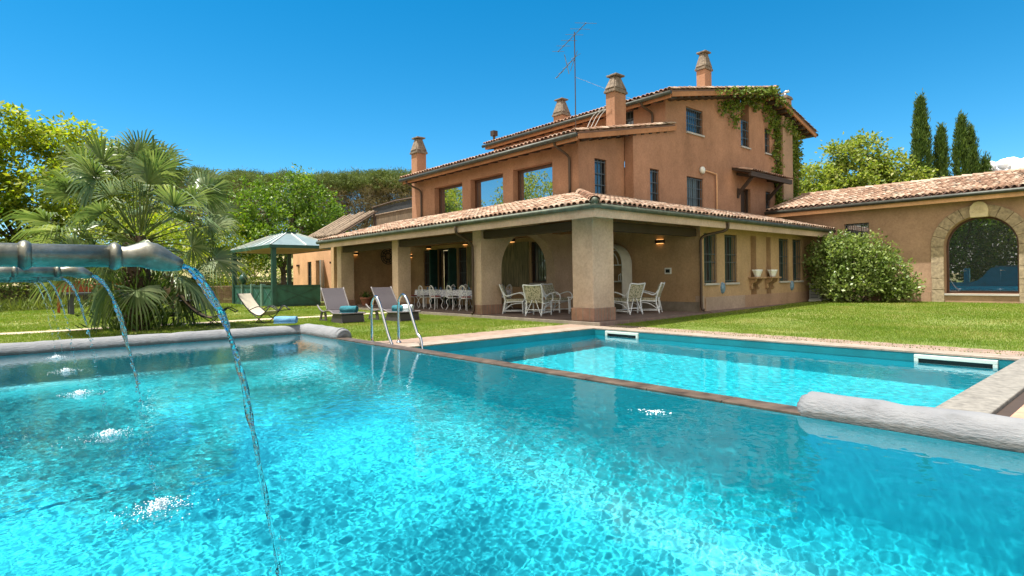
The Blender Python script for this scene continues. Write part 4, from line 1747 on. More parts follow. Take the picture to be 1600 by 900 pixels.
def towel(name, mat, label, loc, rz, length=.42, r=.085, stripe=None, group=None):
    m = MB()
    n, k = 22, 12
    rng = np.random.default_rng(int(abs(loc[0] * 100)))
    ring = []
    for i in range(k + 1):
        x = -length / 2 + length * i / k
        row = []
        for j in range(n):
            a = 2 * PI * j / n
            rr = r * (1 + .05 * math.sin(3 * a + i * .7) + rng.normal() * .012) * (1 if 0 < i < k else .93)
            zz = math.sin(a) * rr * .86
            row.append((x, math.cos(a) * rr * 1.08, max(zz, -r * .72) + r * .72))
        ring.append(row)
    vs = [p for row in ring for p in row]
    fs = [(i * n + j, i * n + (j + 1) % n, (i + 1) * n + (j + 1) % n, (i + 1) * n + j) for i in range(k) for j in range(n)]
    m.add(vs, fs)
    # spiral end of the roll
    for x in (-length / 2, length / 2):
        m.tube([(x, math.cos(a) * r * (1 - a / 22), r * .72 + math.sin(a) * r * .8 * (1 - a / 22)) for a in np.linspace(0, 18, 60)], .011, 5)
    m.box((-length / 2, -r * 1.3, .0), (length / 2, -r * .2, .018))
    o = m.build(name, M[mat], smooth=True)
    o.location = loc
    o.rotation_euler = (0, 0, rz)
    return tag(o, label, 'towel', group)


towel('rolled_towel', 'towel', 'rolled teal towel on the sun lounger nearer the gazebo', (-16.85, 7.98, .305), math.radians(40), .5, .13)
t2 = towel('rolled_towel', 'towel', 'rolled teal towel paired with a pale one on the lounger nearer the porch', (-16.15, 9.3, .305), math.radians(42), .34, .12)
t3 = towel('rolled_towel', 'towel_white', 'rolled pale towel on the lounger nearer the porch', (-15.98, 9.52, .305), math.radians(42), .34, .13)
t4 = towel('rolled_towel', 'towel_blue', 'rolled blue towel lying on the corner of the rounded pool rim', (-14.22, 5.10, .285), math.radians(52), .5, .105)


# ------------------------------------------------------------------ folding sling chairs
def sling_chair(label, mat):
    t = thing('deck_chair', label, 'deck chair')
    W = .29
    prof = curve_pts([(-.72, 0, .92), (-.55, 0, .68), (-.25, 0, .38), (.08, 0, .24), (.32, 0, .34), (.52, 0, .52), (.78, 0, .40)], 30)
    m = MB()
    m.sheet([[(x, -W, z), (x, W, z)] for x, _, z in prof[:-9]])
    s = m.build('sling', M[mat], t)
    md = s.modifiers.new('thick', 'SOLIDIFY')
    md.thickness = .012
    for sg in (-1, 1):
        m = MB()
        m.tube([(x, sg * W, z + .005) for x, _, z in prof], .017, 6)
        m.build('side_rail', M['iron'], t, smooth=True)
        m = MB()
        m.tube([(-.28, sg * (W + .02), .40), (.30, sg * (W + .02), .0)], .014, 6)
        m.tube([(.50, sg * (W + .035), .50), (-.02, sg * (W + .035), .0)], .014, 6)
        m.tube(curve_pts([(-.28, sg * (W + .02), .40), (.05, sg * (W + .02), .52), (.22, sg * (W + .02), .48), (.36, sg * (W + .02), .36)], 10), .014, 6)
        m.build('leg', M['iron'], t, smooth=True)
    m = MB()
    for x, z in ((.30, .012), (-.02, .012), (-.72, .92), (.78, .40)):
        m.tube([(x, -W - .03, z), (x, W + .03, z)], .014, 6)
    m.build('crossbar', M['iron'], t, smooth=True)
    return t


d1 = sling_chair('beige sling deck chair standing in front of the gazebo panels', 'sling')
d1.location = (-19.0, 6.1, 0)
d1.rotation_euler = (0, 0, math.radians(32))
d2 = sling_chair('beige sling deck chair coloured in back-lit shade, seen from behind, beside the iron side table', 'sling_back')
d2.location = (-19.1, 4.55, 0)
d2.rotation_euler = (0, 0, math.radians(68))

T = thing('iron_table', 'tall thin-legged black wrought iron table by the palm', 'side table', (-19.6, 4.1, 0))
m = MB()
m.lathe([(.30, .74), (.31, .75), (.31, .77), (.29, .78)], (-19.6, 4.1, 0), 20)
m.build('tabletop', M['iron'], T, smooth=True)
for k in range(3):
    a = k * 2.1 + .5
    c, s = math.cos(a), math.sin(a)
    m = MB()
    m.tube(curve_pts([(-19.6 + c * .16, 4.1 + s * .16, .75), (-19.6 + c * .28, 4.1 + s * .28, .6), (-19.6 + c * .2, 4.1 + s * .2, .35), (-19.6 + c * .27, 4.1 + s * .27, 0)], 12), .013, 6)
    m.build('leg', M['iron'], T, smooth=True)
B = thing('low_bench', 'low black iron bench at the foot of the palm', 'bench', (-20.2, 3.75, 0))
m = MB()
m.box((-20.6, 3.55, .36), (-19.8, 3.95, .40))
m.box((-20.55, 3.6, .28), (-19.85, 3.9, .32))
m.build('seat', M['iron'], B)
for x in (-20.5, -19.9):
    for y in (3.6, 3.9):
        m = MB()
        m.box((x - .025, y - .025, 0), (x + .025, y + .025, .36))
        m.build('leg', M['iron'], B)
PT = thing('garden_table', 'dark timber garden table with a red slatted bench back, behind the palm on the lawn', 'garden table', (-31.6, 2.9, 0))
m = MB()
m.box((-32.3, 1.9, .84), (-30.9, 3.9, .92))
m.build('tabletop', M['picnic'], PT)
for x, y in ((-32.1, 2.1), (-31.1, 2.1), (-32.1, 3.7), (-31.1, 3.7)):
    m = MB()
    m.box((x - .08, y - .08, 0), (x + .08, y + .08, .84))
    m.build('leg', M['picnic'], PT)
m = MB()
for k in range(4):
    m.box((-32.9, 1.6, .95 + k * .13), (-32.85, 4.2, 1.06 + k * .13))
m.box((-32.95, 1.7, 0), (-32.87, 1.8, 1.5))
m.box((-32.95, 4.0, 0), (-32.87, 4.1, 1.5))
m.build('bench_back', M['red_cushion'], PT)

# ------------------------------------------------------------------ pool ladder
LD = thing('pool_ladder', 'pair of curved polished steel pool ladder rails at the lower pool corner', 'pool ladder', (-10.4, 5.9, 0))


def rail(b, e, zt, foot):
    bx, by = b
    ex, ey = e
    L = lambda t, z: (bx + (ex - bx) * t, by + (ey - by) * t, z)
    m = MB()
    m.tube(curve_pts([L(0, .0), L(0, .35), L(.0, .68), L(.03, zt - .13), L(.16, zt - .015), L(.30, zt - .03), L(.44, zt - .17), L(.60, .55), L(.80, .25), L(.97, .06), L(1.0, foot)], 44), .027, 12)
    r = m.build('rail', M['steel'], LD, smooth=True)
    m = MB()
    m.lathe([(.055, .013), (.055, .022), (.03, .045)], (bx, by, 0), 14)
    m.build('foot_flange', M['steel'], r, smooth=True)


rail((-10.98, 5.70), (-10.16, 5.70), .965, .012)
rail((-10.50, 6.05), (-9.56, 6.02), 1.0, -.9)
m = MB()
for z in (-.35, -.65):
    m.box((-9.63, 5.66, z), (-9.50, 6.03, z + .03))
m.build('step', M['steel'], LD)


# ------------------------------------------------------------------ dining set under the porch
def dining_chair():
    t = thing('dining_chair', 'white wrought iron dining chair', 'chair')
    m = MB()
    m.lathe([(.19, .45), (.215, .46), (.215, .475), (.19, .485)], (0, 0, 0), 18)
    m.build('seat', M['white_iron'], t, smooth=True)
    m = MB()
    m.lathe([(.17, .487), (.205, .50), (.205, .525), (.16, .545)], (0, 0, 0), 18)
    m.build('seat_pad', M['cushion_red'], t, smooth=True)
    for sx in (-1, 1):
        for sy in (-1, 1):
            m = MB()
            m.tube(curve_pts([(sx * .13, sy * .13, .45), (sx * .19, sy * .19, .33), (sx * .15, sy * .15, .14), (sx * .21, sy * .21, .0)], 12), .013, 6)
            m.build('leg', M['white_iron'], t, smooth=True)
    m = MB()
    m.tube(curve_pts([(-.17, -.17, .46), (-.2, -.17, .7), (-.22, -.13, .86), (-.235, 0, .95), (-.22, .13, .86), (-.2, .17, .7), (-.17, .17, .46)], 30), .014, 6)
    for r, z in ((.075, .83), (.05, .66)):
        m.tube([(-.215, r * math.cos(a), z + r * math.sin(a)) for a in np.linspace(0, 2 * PI, 14)], .010, 5)
    m.tube([(-.19, 0, .46), (-.21, 0, .61)], .010, 5)
    for s in (-1, 1):
        m.tube(curve_pts([(-.19, s * .05, .47), (-.2, s * .12, .58), (-.205, s * .07, .68), (-.215, s * .12, .8)], 10), .009, 5)
    m.build('backrest', M['white_iron'], t, smooth=True)
    return t


TB = thing('dining_table', 'long dining table laid under the porch, covered by a blue print cloth', 'dining table', (-19.3, 13.95, .1))
m = MB()
m.box((-21.85, 13.52, .80), (-16.7, 14.4, .845))
m.build('tabletop', M['wood_dark'], TB)
for x in (-21.5, -17.05):
    for y in (13.65, 14.25):
        m = MB()
        m.box((x - .04, y - .04, .1), (x + .04, y + .04, .80))
        m.build('leg', M['white_iron'], TB)
m = MB()
rng = np.random.default_rng(3)
x0, x1, y0, y1 = -21.9, -16.65, 13.47, 14.45
loop = [(x, y0) for x in np.linspace(x0, x1, 60)] + [(x1, y) for y in np.linspace(y0, y1, 12)[1:]] + [(x, y1) for x in np.linspace(x1, x0, 60)[1:]] + [(x0, y) for y in np.linspace(y1, y0, 12)[1:-1]]
k = len(loop)
cx, cy = (x0 + x1) / 2, (y0 + y1) / 2
vs = [(x, y, .85) for x, y in loop]
for lv, z in ((1, .72), (2, .56)):
    for i, (x, y) in enumerate(loop):
        o = (.02 + .03 * math.sin(i * 1.15) + .015 * math.sin(i * 2.7)) * lv
        dx, dy = (np.sign(x - cx) if abs(x - cx) > 2.55 else 0), (np.sign(y - cy) if abs(y - cy) > .46 else 0)
        vs.append((x + dx * o, y + dy * o, z + .01 * math.sin(i * .8)))
fs = [tuple(range(k))] + [(r * k + (i + 1) % k, r * k + i, (r + 1) * k + i, (r + 1) * k + (i + 1) % k) for r in range(2) for i in range(k)]
m.add(vs, fs)
cl = m.build('tablecloth', M['cloth'], smooth=False)
tag(cl, 'white cloth with blue print draped over the long dining table', 'tablecloth')
DC = dining_chair()
GN = 'white iron chairs along the near side of the dining table'
spots = [(-21.35, 'at the far left'), (-20.4, ''), (-19.45, ''), (-18.5, ''), (-17.5, '')]
pads = ['cushion_red', 'cushion_dark', 'cushion_red', 'cushion_dark', 'cushion_red']
labs = ['red-padded white iron chair at the left end of the near row', 'dark-padded white iron chair second from the left in the near row',
        'red-padded white iron chair in the middle of the near row', 'dark-padded white iron chair second from the downpipe in the near row',
        'red-padded white iron chair nearest the downpipe in the near row']
for k, (x, _) in enumerate(spots):
    c = DC if k == 0 else dup(DC, (0, 0, 0))
    c.location = (x + RNG.normal() * .04, 13.02 + RNG.normal() * .05, .1)
    c.rotation_euler = (0, 0, PI / 2 + RNG.normal() * .12)
    c['label'] = labs[k]
    c['group'] = GN
    if pads[k] != 'cushion_red':
        for ch in c.children:
            if ch.name.startswith('seat_pad'):
                ch.data = ch.data.copy()
                ch.data.materials[0] = M[pads[k]]
for k, x in enumerate((-21.3, -20.35, -19.4, -18.45, -17.45)):
    c = dup(DC, (x, 14.85, .1), -PI / 2 + RNG.normal() * .1, 'white iron chair on the far side of the long dining table',
            'white iron chairs on the far side of the dining table')
BOT = MB()
BOT.lathe([(.036, 0), (.038, .02), (.038, .19), (.03, .23), (.014, .26), (.013, .32), (.016, .322), (.015, .335)], (0, 0, 0), 12)
b0 = None
for k, (x, y) in enumerate(((-20.2, 14.0), (-18.6, 13.9), (-17.3, 14.1))):
    if b0 is None:
        b = b0 = BOT.build('wine_bottle', M['bottle'], smooth=True)
    else:
        b = link(b0.copy())
    b.location = (x, y, .852)
    tag(b, 'green glass wine bottle standing on the blue print cloth', 'bottle', 'wine bottles on the dining table')
GL = MB()
GL.lathe([(.032, 0), (.034, .005), (.042, .11), (.040, .11), (.030, .01)], (0, 0, 0), 12)
g0 = None
for k in range(10):
    if g0 is None:
        g = g0 = GL.build('tumbler', M['tumbler'], smooth=True)
    else:
        g = link(g0.copy())
    g.location = (-21.4 + (k // 2) * 1.0 + .1 * (k % 2), 13.72 if k % 2 else 14.2, .852)
    tag(g, 'blue tumbler set on the long dining table', 'tumbler', 'tumblers on the dining table')


# ------------------------------------------------------------------ rattan lounge set
def rattan_chair():
    t = thing('rattan_armchair', 'white rattan armchair', 'armchair')
    W = .31
    for s in (-1, 1):
        m = MB()
        m.tube(curve_pts([(.32, s * W, .0), (.31, s * W, .42)], 6), .024, 8)
        m.build('leg', M['rattan'], t, smooth=True)
        m = MB()
        m.tube(curve_pts([(-.38, s * W * .86, .0), (-.30, s * W * .9, .26), (-.28, s * W * .9, .46), (-.36, s * W, .72), (-.46, s * W, .98)], 16), .024, 8)
        m.build('leg', M['rattan'], t, smooth=True)
        m = MB()
        m.tube(curve_pts([(-.36, s * W, .74), (-.22, s * (W + .02), .60), (.0, s * (W + .04), .66), (.22, s * (W + .04), .70), (.36, s * (W + .04), .62), (.38, s * (W + .03), .50), (.31, s * W, .42), (.1, s * W, .41), (-.28, s * W, .39)], 30), .021, 8)
        m.build('arm', M['rattan'], t, smooth=True)
        m = MB()
        m.tube(curve_pts([(-.33, s * W * .88, .14), (-.05, s * W, .32), (.31, s * W, .37)], 10), .015, 6)
        m.tube([(-.35, s * W * .87, .10), (.32, s * W, .10)], .017, 6)
        m.build('side_brace', M['rattan'], t, smooth=True)
    for nm, path, r in (('top_rail', curve_pts([(-.46, -W, .98), (-.475, 0, .955), (-.46, W, .98)], 10), .024),
                        ('back_rail', [(-.31, -W * .9, .54), (-.31, W * .9, .54)], .02),
                        ('back_brace', curve_pts([(-.38, -W * .86, .02), (-.33, -.10, .40), (-.31, -.05, .54)], 8), .014),
                        ('back_brace', curve_pts([(-.38, W * .86, .02), (-.33, .10, .40), (-.31, .05, .54)], 8), .014),
                        ('stretcher', [(-.34, -W * .88, .20), (-.34, W * .88, .20)], .015),
                        ('stretcher', [(.31, -W, .12), (.31, W, .12)], .015),
                        ('seat_rail', [(.31, -W, .40), (.31, W, .40)], .02)):
        m = MB()
        m.tube(path, r, 7)
        m.build(nm, M['rattan'], t, smooth=True)
    m = MB()
    m.box((-.30, -W + .03, .40), (.33, W - .03, .50))
    m.build('seat_cushion', M['cushion'], t, bevel=.035)
    m = MB()
    m.hexa([(-.325, -W + .035, .50), (-.22, -W + .035, .50), (-.22, W - .035, .50), (-.325, W - .035, .50),
            (-.455, -W + .035, .95), (-.37, -W + .035, .95), (-.37, W - .035, .95), (-.455, W - .035, .95)])
    m.build('back_cushion', M['cushion'], t, bevel=.03)
    return t


R0 = rattan_chair()
lab = [((-14.75, 12.95), 42, 'white rattan armchair in profile, nearest the arched porch wall'),
       ((-13.35, 12.72), 112, 'white rattan armchair with its back to the lawn, left of the corner pillar'),
       ((-14.1, 14.35), 8, 'white rattan armchair half hidden behind the other two, under the porch arch'),
       ((-11.55, 14.95), 172, 'white rattan armchair with its back turned, right of the corner pillar'),
       ((-11.45, 15.95), 205, 'white rattan armchair furthest right, beside the arched shelf')]
for k, ((x, y), a, l) in enumerate(lab):
    c = R0 if k == 0 else dup(R0, (0, 0, 0))
    c.location = (x, y, .1)
    c.rotation_euler = (0, 0, math.radians(a))
    tag(c, l, 'armchair', 'rattan armchairs on the porch')
RT = thing('rattan_table', 'square white rattan table in the middle of the armchairs', 'table', (-12.85, 14.35, .1))
m = MB()
m.box((-13.25, 13.95, .62), (-12.45, 14.75, .66))
m.build('tabletop', M['rattan'], RT, bevel=.01)
for sx in (-.36, .36):
    for sy in (-.36, .36):
        m = MB()
        m.tube([(-12.85 + sx, 14.35 + sy, .1), (-12.85 + sx, 14.35 + sy, .62)], .024, 8)
        m.build('leg', M['rattan'], RT, smooth=True)
m = MB()
for sx in (-.36, .36):
    m.tube([(-12.85 + sx, 13.99, .28), (-12.85 + sx, 14.71, .28)], .016, 6)
    m.tube([(-13.21, 14.35 + sx, .28), (-12.49, 14.35 + sx, .28)], .016, 6)
m.build('stretcher', M['rattan'], RT, smooth=True)
b = BOT.build('pale_bottle', M['bottle_white'], smooth=True)
b.location = (-12.95, 14.3, .662)
tag(b, 'pale bottle standing on the rattan table', 'bottle')
m = MB()
m.lathe([(.07, 0), (.10, .05), (.12, .13), (.11, .14), (.09, .05)], (0, 0, 0), 14)
b = m.build('bowl', M['tumbler'], smooth=True)
b.location = (-12.7, 14.2, .662)
tag(b, 'dark blue bowl on the rattan table', 'bowl')

# arched shelf unit
S = thing('etagere', 'white cane shelf unit with a rounded arch top against the porch wall', 'shelf', (-13.85, 16.9, .1))
sx0, sx1, sy0, sy1, ss = -14.55, -13.05, 16.62, 17.12, 1.72
rs = (sx1 - sx0) / 2
for y in (sy0, sy1):
    m = MB()
    pts = [(sx0, y, .1), (sx0, y, ss)] + [(-13.8 - rs * math.cos(a), y, ss + rs * math.sin(a)) for a in np.linspace(0, PI, 18)][1:-1] + [(sx1, y, ss), (sx1, y, .1)]
    m.tube(pts, .032, 8)
    m.tube([(-13.8 - rs * .74 * math.cos(a), y, ss + rs * .74 * math.sin(a)) for a in np.linspace(0, PI, 18)], .018, 6)
    m.build('arch_frame', M['cane_white'], S, smooth=True)
m = MB()
pts = [(sx0 - .02, 0, .12), (sx0 - .02, 0, ss)] + [(-13.8 - (rs + .02) * math.cos(a), 0, ss + (rs + .02) * math.sin(a)) for a in np.linspace(0, PI, 20)][1:-1] + [(sx1 + .02, 0, ss), (sx1 + .02, 0, .12)]
m.sheet([[(x, sy0, z), (x, sy1, z)] for x, _, z in pts])
s = m.build('side_panel', M['cane_white'], S)
md = s.modifiers.new('thick', 'SOLIDIFY')
md.thickness = .015
for z in (.5, 1.12, ss):
    m = MB()
    m.box((sx0 + .01, sy0, z - .02), (sx1 - .01, sy1, z + .02))
    m.build('shelf_board', M['cane_white'], S, bevel=.006)
LT = MB()
LT.box((-.06, -.06, 0), (.06, .06, .02))
for a in (-1, 1):
    for c_ in (-1, 1):
        LT.box((a * .05 - .008, c_ * .05 - .008, .02), (a * .05 + .008, c_ * .05 + .008, .2))
LT.box((-.06, -.06, .2), (.06, .06, .215))
LT.add([(-.055, -.055, .216), (.055, -.055, .216), (.055, .055, .216), (-.055, .055, .216), (0, 0, .29)], [(3, 2, 1, 0), (0, 1, 4), (1, 2, 4), (2, 3, 4), (3, 0, 4)])
l0 = LT.build('lantern', M['white_iron'])
l0.location = (-13.32, 16.85, 1.142)
tag(l0, 'small white lantern at the right end of the arched shelf', 'lantern', 'lanterns on the arched shelf')
l1 = link(l0.copy())
l1.location = (-13.95, 16.85, 1.142)
tag(l1, 'small white lantern further in on the arched shelf, nearer the pillar', 'lantern', 'lanterns on the arched shelf')


# ------------------------------------------------------------------ fittings on the walls
def sconce(loc, face, label, lit=True):
    x, y, z = loc
    t = thing('wall_lamp', label, 'wall lamp', loc)
    d = {'-Y': (0, -1), '+X': (1, 0)}[face]
    s = (d[1], -d[0]) if face == '-Y' else (0, 1)
    m = MB()
    pts = [(x + s[0] * .19 * math.cos(a) + d[0] * .15 * math.sin(a), y + s[1] * .19 * math.cos(a) + d[1] * .15 * math.sin(a), z - .06) for a in np.linspace(0, PI, 12)]
    m.prism(pts, (0, 0, .12))
    m.build('shade', M['sconce'], t)
    if lit:
        m = MB()
        pts = [(x + s[0] * .14 * math.cos(a) + d[0] * .11 * math.sin(a), y + s[1] * .14 * math.cos(a) + d[1] * .11 * math.sin(a), z - .075) for a in np.linspace(0, PI, 12)]
        m.prism(pts, (0, 0, .012))
        m.prism([(a, b, z + .063) for a, b, _ in pts], (0, 0, .012))
        m.build('bulb', M['glow'], t)
    return t


sconce((-26.6, 12.95, 2.62), '+X', 'lit bronze wall lamp on the left end wall of the porch')
sconce((-25.75, 15.6, 2.50), '-Y', 'lit bronze wall lamp left of the grilled porch window')
sconce((-24.05, 15.6, 2.86), '-Y', 'lit bronze wall lamp above the grilled porch window')
sconce((-21.05, 15.6, 2.90), '-Y', 'lit bronze wall lamp right of the porch door, by the bamboo blind')
sconce((-17.85, 15.6, 2.84), '-Y', 'lit bronze wall lamp seen through the porch arch')
sconce((-11.85, 17.2, 2.50), '-Y', 'lit bronze wall lamp on the blank wall right of the arched shelf')
sconce((-39.3, 15.0, 2.35), '-Y', 'unlit bronze wall lamp left of the annex window', False)
sconce((-33.9, 15.0, 2.40), '-Y', 'unlit bronze wall lamp right of the annex door', False)
m = MB()
for r in (.18, .30, .40):
    m.tube([(-26.56, 14.75 + r * math.cos(a), 2.5 + r * math.sin(a)) for a in np.linspace(0, 2 * PI, 24)], .018, 6)
for k in range(10):
    a = k * PI / 5
    m.tube([(-26.56, 14.75 + .1 * math.cos(a), 2.5 + .1 * math.sin(a)), (-26.56, 14.75 + .4 * math.cos(a), 2.5 + .4 * math.sin(a))], .016, 6)
tag(m.build('wall_ornament', M['iron']), 'round black iron ornament hung on the porch end wall', 'ornament')
m = MB()
m.box((-11.66, 17.16, 1.36), (-11.40, 17.2, 1.58))
sb = m.build('socket_box', M['ceramic'], bevel=.01)
tag(sb, 'small white socket box on the porch wall near the downpipe', 'socket box')
m = MB()
m.box((-11.61, 17.152, 1.41), (-11.45, 17.159, 1.53))
m.build('cover', M['iron'], sb)


def plaque(y, z, label):
    m = MB()
    vs = []
    n = 20
    for dx, k in ((.0, 1), (.05, .92), (.085, .6)):
        vs += [(-10.3 + dx, y + .115 * k * math.cos(a), z + .20 * k * math.sin(a)) for a in np.linspace(0, 2 * PI, n, endpoint=False)]
    fs = [(r * n + i, r * n + (i + 1) % n, (r + 1) * n + (i + 1) % n, (r + 1) * n + i) for r in range(2) for i in range(n)] + [tuple(2 * n + i for i in range(n))]
    m.add(vs, fs)
    tag(m.build('wall_plaque', M['plaque'], smooth=True), label, 'plaque', 'oval plaques on the right-hand porch wall')


plaque(18.56, .86, 'blue oval plaque between the two tall windows nearest the downpipe')
plaque(24.0, .84, 'blue oval plaque between the two tall windows nearest the bush')


def bracket_vase(y, where):
    t = thing('wall_bracket', 'stone wall bracket with carved supports ' + where, 'bracket', (-10.3, y, 1.2), 'stone brackets on the right-hand wall')
    m = MB()
    m.box((-10.3, y - .40, 1.16), (-9.98, y + .40, 1.215))
    m.build('shelf_board', M['marble_shelf'], t, bevel=.008)
    for s in (-1, 1):
        m = MB()
        pr = curve_pts([(-10.3, 0, .74), (-10.2, 0, .80), (-10.22, 0, .95), (-10.08, 0, 1.05), (-10.05, 0, 1.157)], 12)
        m.prism([(x, y + s * .25 - .045, z) for x, _, z in pr] + [(-10.3, y + s * .25 - .045, 1.157)], (0, .09, 0))
        m.build('support', M['marble_shelf'], t)
    v = thing('ceramic_planter', 'white ribbed ceramic planter on the stone bracket ' + where, 'planter', (-10.14, y, 1.217), 'ceramic planters on the wall brackets')
    m = MB()
    n = 36
    vs = []
    pr = [(.12, .0), (.13, .03), (.15, .10), (.20, .20), (.235, .27), (.215, .265), (.16, .18)]
    for r, z in pr:
        for k in range(n):
            a = 2 * PI * k / n
            q = r * (1 + .09 * math.cos(6 * a) * min(1, z / .1))
            vs.append((-10.14 + q * .62 * math.cos(a), y + q * 1.25 * math.sin(a), 1.217 + z))
    fs = [(i * n + k, i * n + (k + 1) % n, (i + 1) * n + (k + 1) % n, (i + 1) * n + k) for i in range(len(pr) - 1) for k in range(n)] + [tuple(range(n - 1, -1, -1))]
    m.add(vs, fs)
    m.build('bowl', M['ceramic'], v, smooth=True)


bracket_vase(20.80, 'nearer the downpipe')
bracket_vase(22.02, 'nearer the bush')

AC = thing('air_conditioner', 'grey air conditioning unit on the ground by the bush', 'air conditioner', (-9.95, 25.9, .1))
m = MB()
m.box((-10.15, 25.35, .24), (-9.75, 26.3, .90))
ac = m.build('casing', M['ac'], AC, bevel=.02)
m = MB()
for k in range(9):
    m.box((-9.75, 25.42, .30 + k * .062), (-9.738, 26.0, .335 + k * .062))
for k in range(9):
    m.box((-10.1, 25.338, .30 + k * .062), (-9.8, 25.35, .335 + k * .062))
m.build('fan_grille', M['iron_grey'], AC)
m = MB()
m.box((-10.2, 25.4, .11), (-9.7, 25.55, .235))
m.box((-10.2, 26.1, .11), (-9.7, 26.25, .235))
m.build('foot', M['ceramic'], AC)

FP = thing('potted_plant', 'terracotta pot with a low plant beside the left porch pillar', 'potted plant', (-25.3, 12.85, .1))
m = MB()
m.lathe([(.17, .1), (.20, .14), (.25, .40), (.28, .42), (.28, .48), (.24, .48), (.20, .42)], (-25.3, 12.85, 0), 18)
m.build('pot', M['terracotta'], FP, smooth=True)
cs = np.array([-25.3, 12.85, .56]) + RNG.normal(size=(16, 3)) * np.array([.12, .12, .07])
np_mesh('foliage', *cluster_leaves(cs, .12, 10, .12, .05), M['ivy'], FP)
BC = thing('black_chair', 'black iron chair in the shade at the left end of the porch', 'chair', (-25.0, 14.6, .1))
m = MB()
m.box((-25.25, 14.35, .52), (-24.75, 14.85, .57))
m.build('seat', M['iron'], BC)
m = MB()
m.box((-25.27, 14.36, .57), (-25.22, 14.84, 1.12))
m.build('backrest', M['iron'], BC)
for sx in (-.22, .22):
    for sy in (-.22, .22):
        m = MB()
        m.box((-25 + sx - .02, 14.6 + sy - .02, .1), (-25 + sx + .02, 14.6 + sy + .02, .52))
        m.build('leg', M['iron'], BC)

# ------------------------------------------------------------------ television aerial
AN = thing('television_aerial', 'tall thin television aerial with two branching antennas on the villa roof', 'aerial', (-15.55, 17.0, 6.75))
m = MB()
m.tube([(-15.55, 17.0, 6.7), (-15.55, 17.0, 10.98)], .02, 8)
m.build('mast', M['pipe'], AN)


def yagi(a, b, n, l0, l1, side, name):
    m = MB()
    a, b = Vector(a), Vector(b)
    m.tube([a, b], .014, 6)
    s = Vector(side).normalized()
    for k in range(n):
        p = a.lerp(b, k / (n - 1))
        L = l0 + (l1 - l0) * k / (n - 1)
        m.tube([p - s * L, p + s * L], .008, 5)
        m.sphere(p, .03, 6, 4)
    m.build(name, M['iron_grey'], AN)


yagi((-16.45, 17.0, 10.48), (-14.95, 17.0, 11.12), 6, .28, .5, (.3, 1, .15), 'upper_antenna')
yagi((-16.75, 17.2, 9.55), (-15.5, 17.0, 10.0), 5, .12, .25, (.3, .9, .6), 'lower_antenna')
m = MB()
m.tube([(-15.95, 17.08, 9.45), (-16.2, 17.1, 10.3)], .016, 5)
m.tube([(-15.8, 17.0, 9.5), (-15.5, 17.1, 10.25)], .012, 5)
m.build('reflector', M['iron_grey'], AN)
m = MB()
m.tube([(-15.55, 17.0, 9.2), (-14.4, 19.2, 8.45)], .006, 4)
m.tube([(-15.55, 17.0, 9.0), (-17.6, 19.2, 8.45)], .006, 4)
m.build('guy_wire', M['sill'], AN)
m = MB()
for k in range(3):
    m.tube(curve_pts([(-15.6 - k * .25, 19.2, 8.5), (-15.85 - k * .25, 18.9, 8.1), (-15.8 - k * .2, 18.3, 7.4), (-15.6, 17.2, 6.85)], 14), .014, 5)
m.build('cable', M['sill'], AN)

# ------------------------------------------------------------------ spouts and falling water
SPX = [-1.68, -3.76, -5.87, -8.3, -10.6, -12.7]
where = ['nearest the camera, filling the left of the view', 'second from the camera', 'third from the camera', 'fourth from the camera', 'fifth from the camera', 'furthest from the camera']
SPZ = 1.366


def spout():
    t = thing('spout_pipe', 'zinc spout', 'water spout')
    m = MB()
    ys = [-.72, -.34, -.17, -.143]
    m.tube([(0, y, 0) for y in (-1.8, -1.2, -.7, -.4, -.143)], .0262, 20)
    m.build('pipe', M['spout'], t, smooth=True)
    for y in (-.143, -.309, -.62):
        m = MB()
        m.tube([(0, y - .012, 0), (0, y - .007, 0), (0, y, 0), (0, y + .007, 0), (0, y + .012, 0)], [.0265, .031, .0335, .031, .0265], 20)
        m.build('collar', M['spout'], t, smooth=True)
    m = MB()
    prof = [(-.143, .0255, 0), (-.12, .0245, -.001), (-.10, .0275, .002), (-.082, .0330, .005), (-.064, .0335, .001), (-.048, .0310, -.006), (-.032, .0260, -.012), (-.016, .0200, -.017), (0, .0140, -.021)]
    m.tube([(0, y, z) for y, r, z in prof], [r for y, r, z in prof], 20, cap=False)
    nz = m.build('nozzle', M['spout'], t, smooth=True)
    sd = nz.modifiers.new('wall', 'SOLIDIFY')
    sd.thickness = .002
    return t


M['jet'] = clear_water('falling_water', (.93, .985, 1.0), .9, 42)


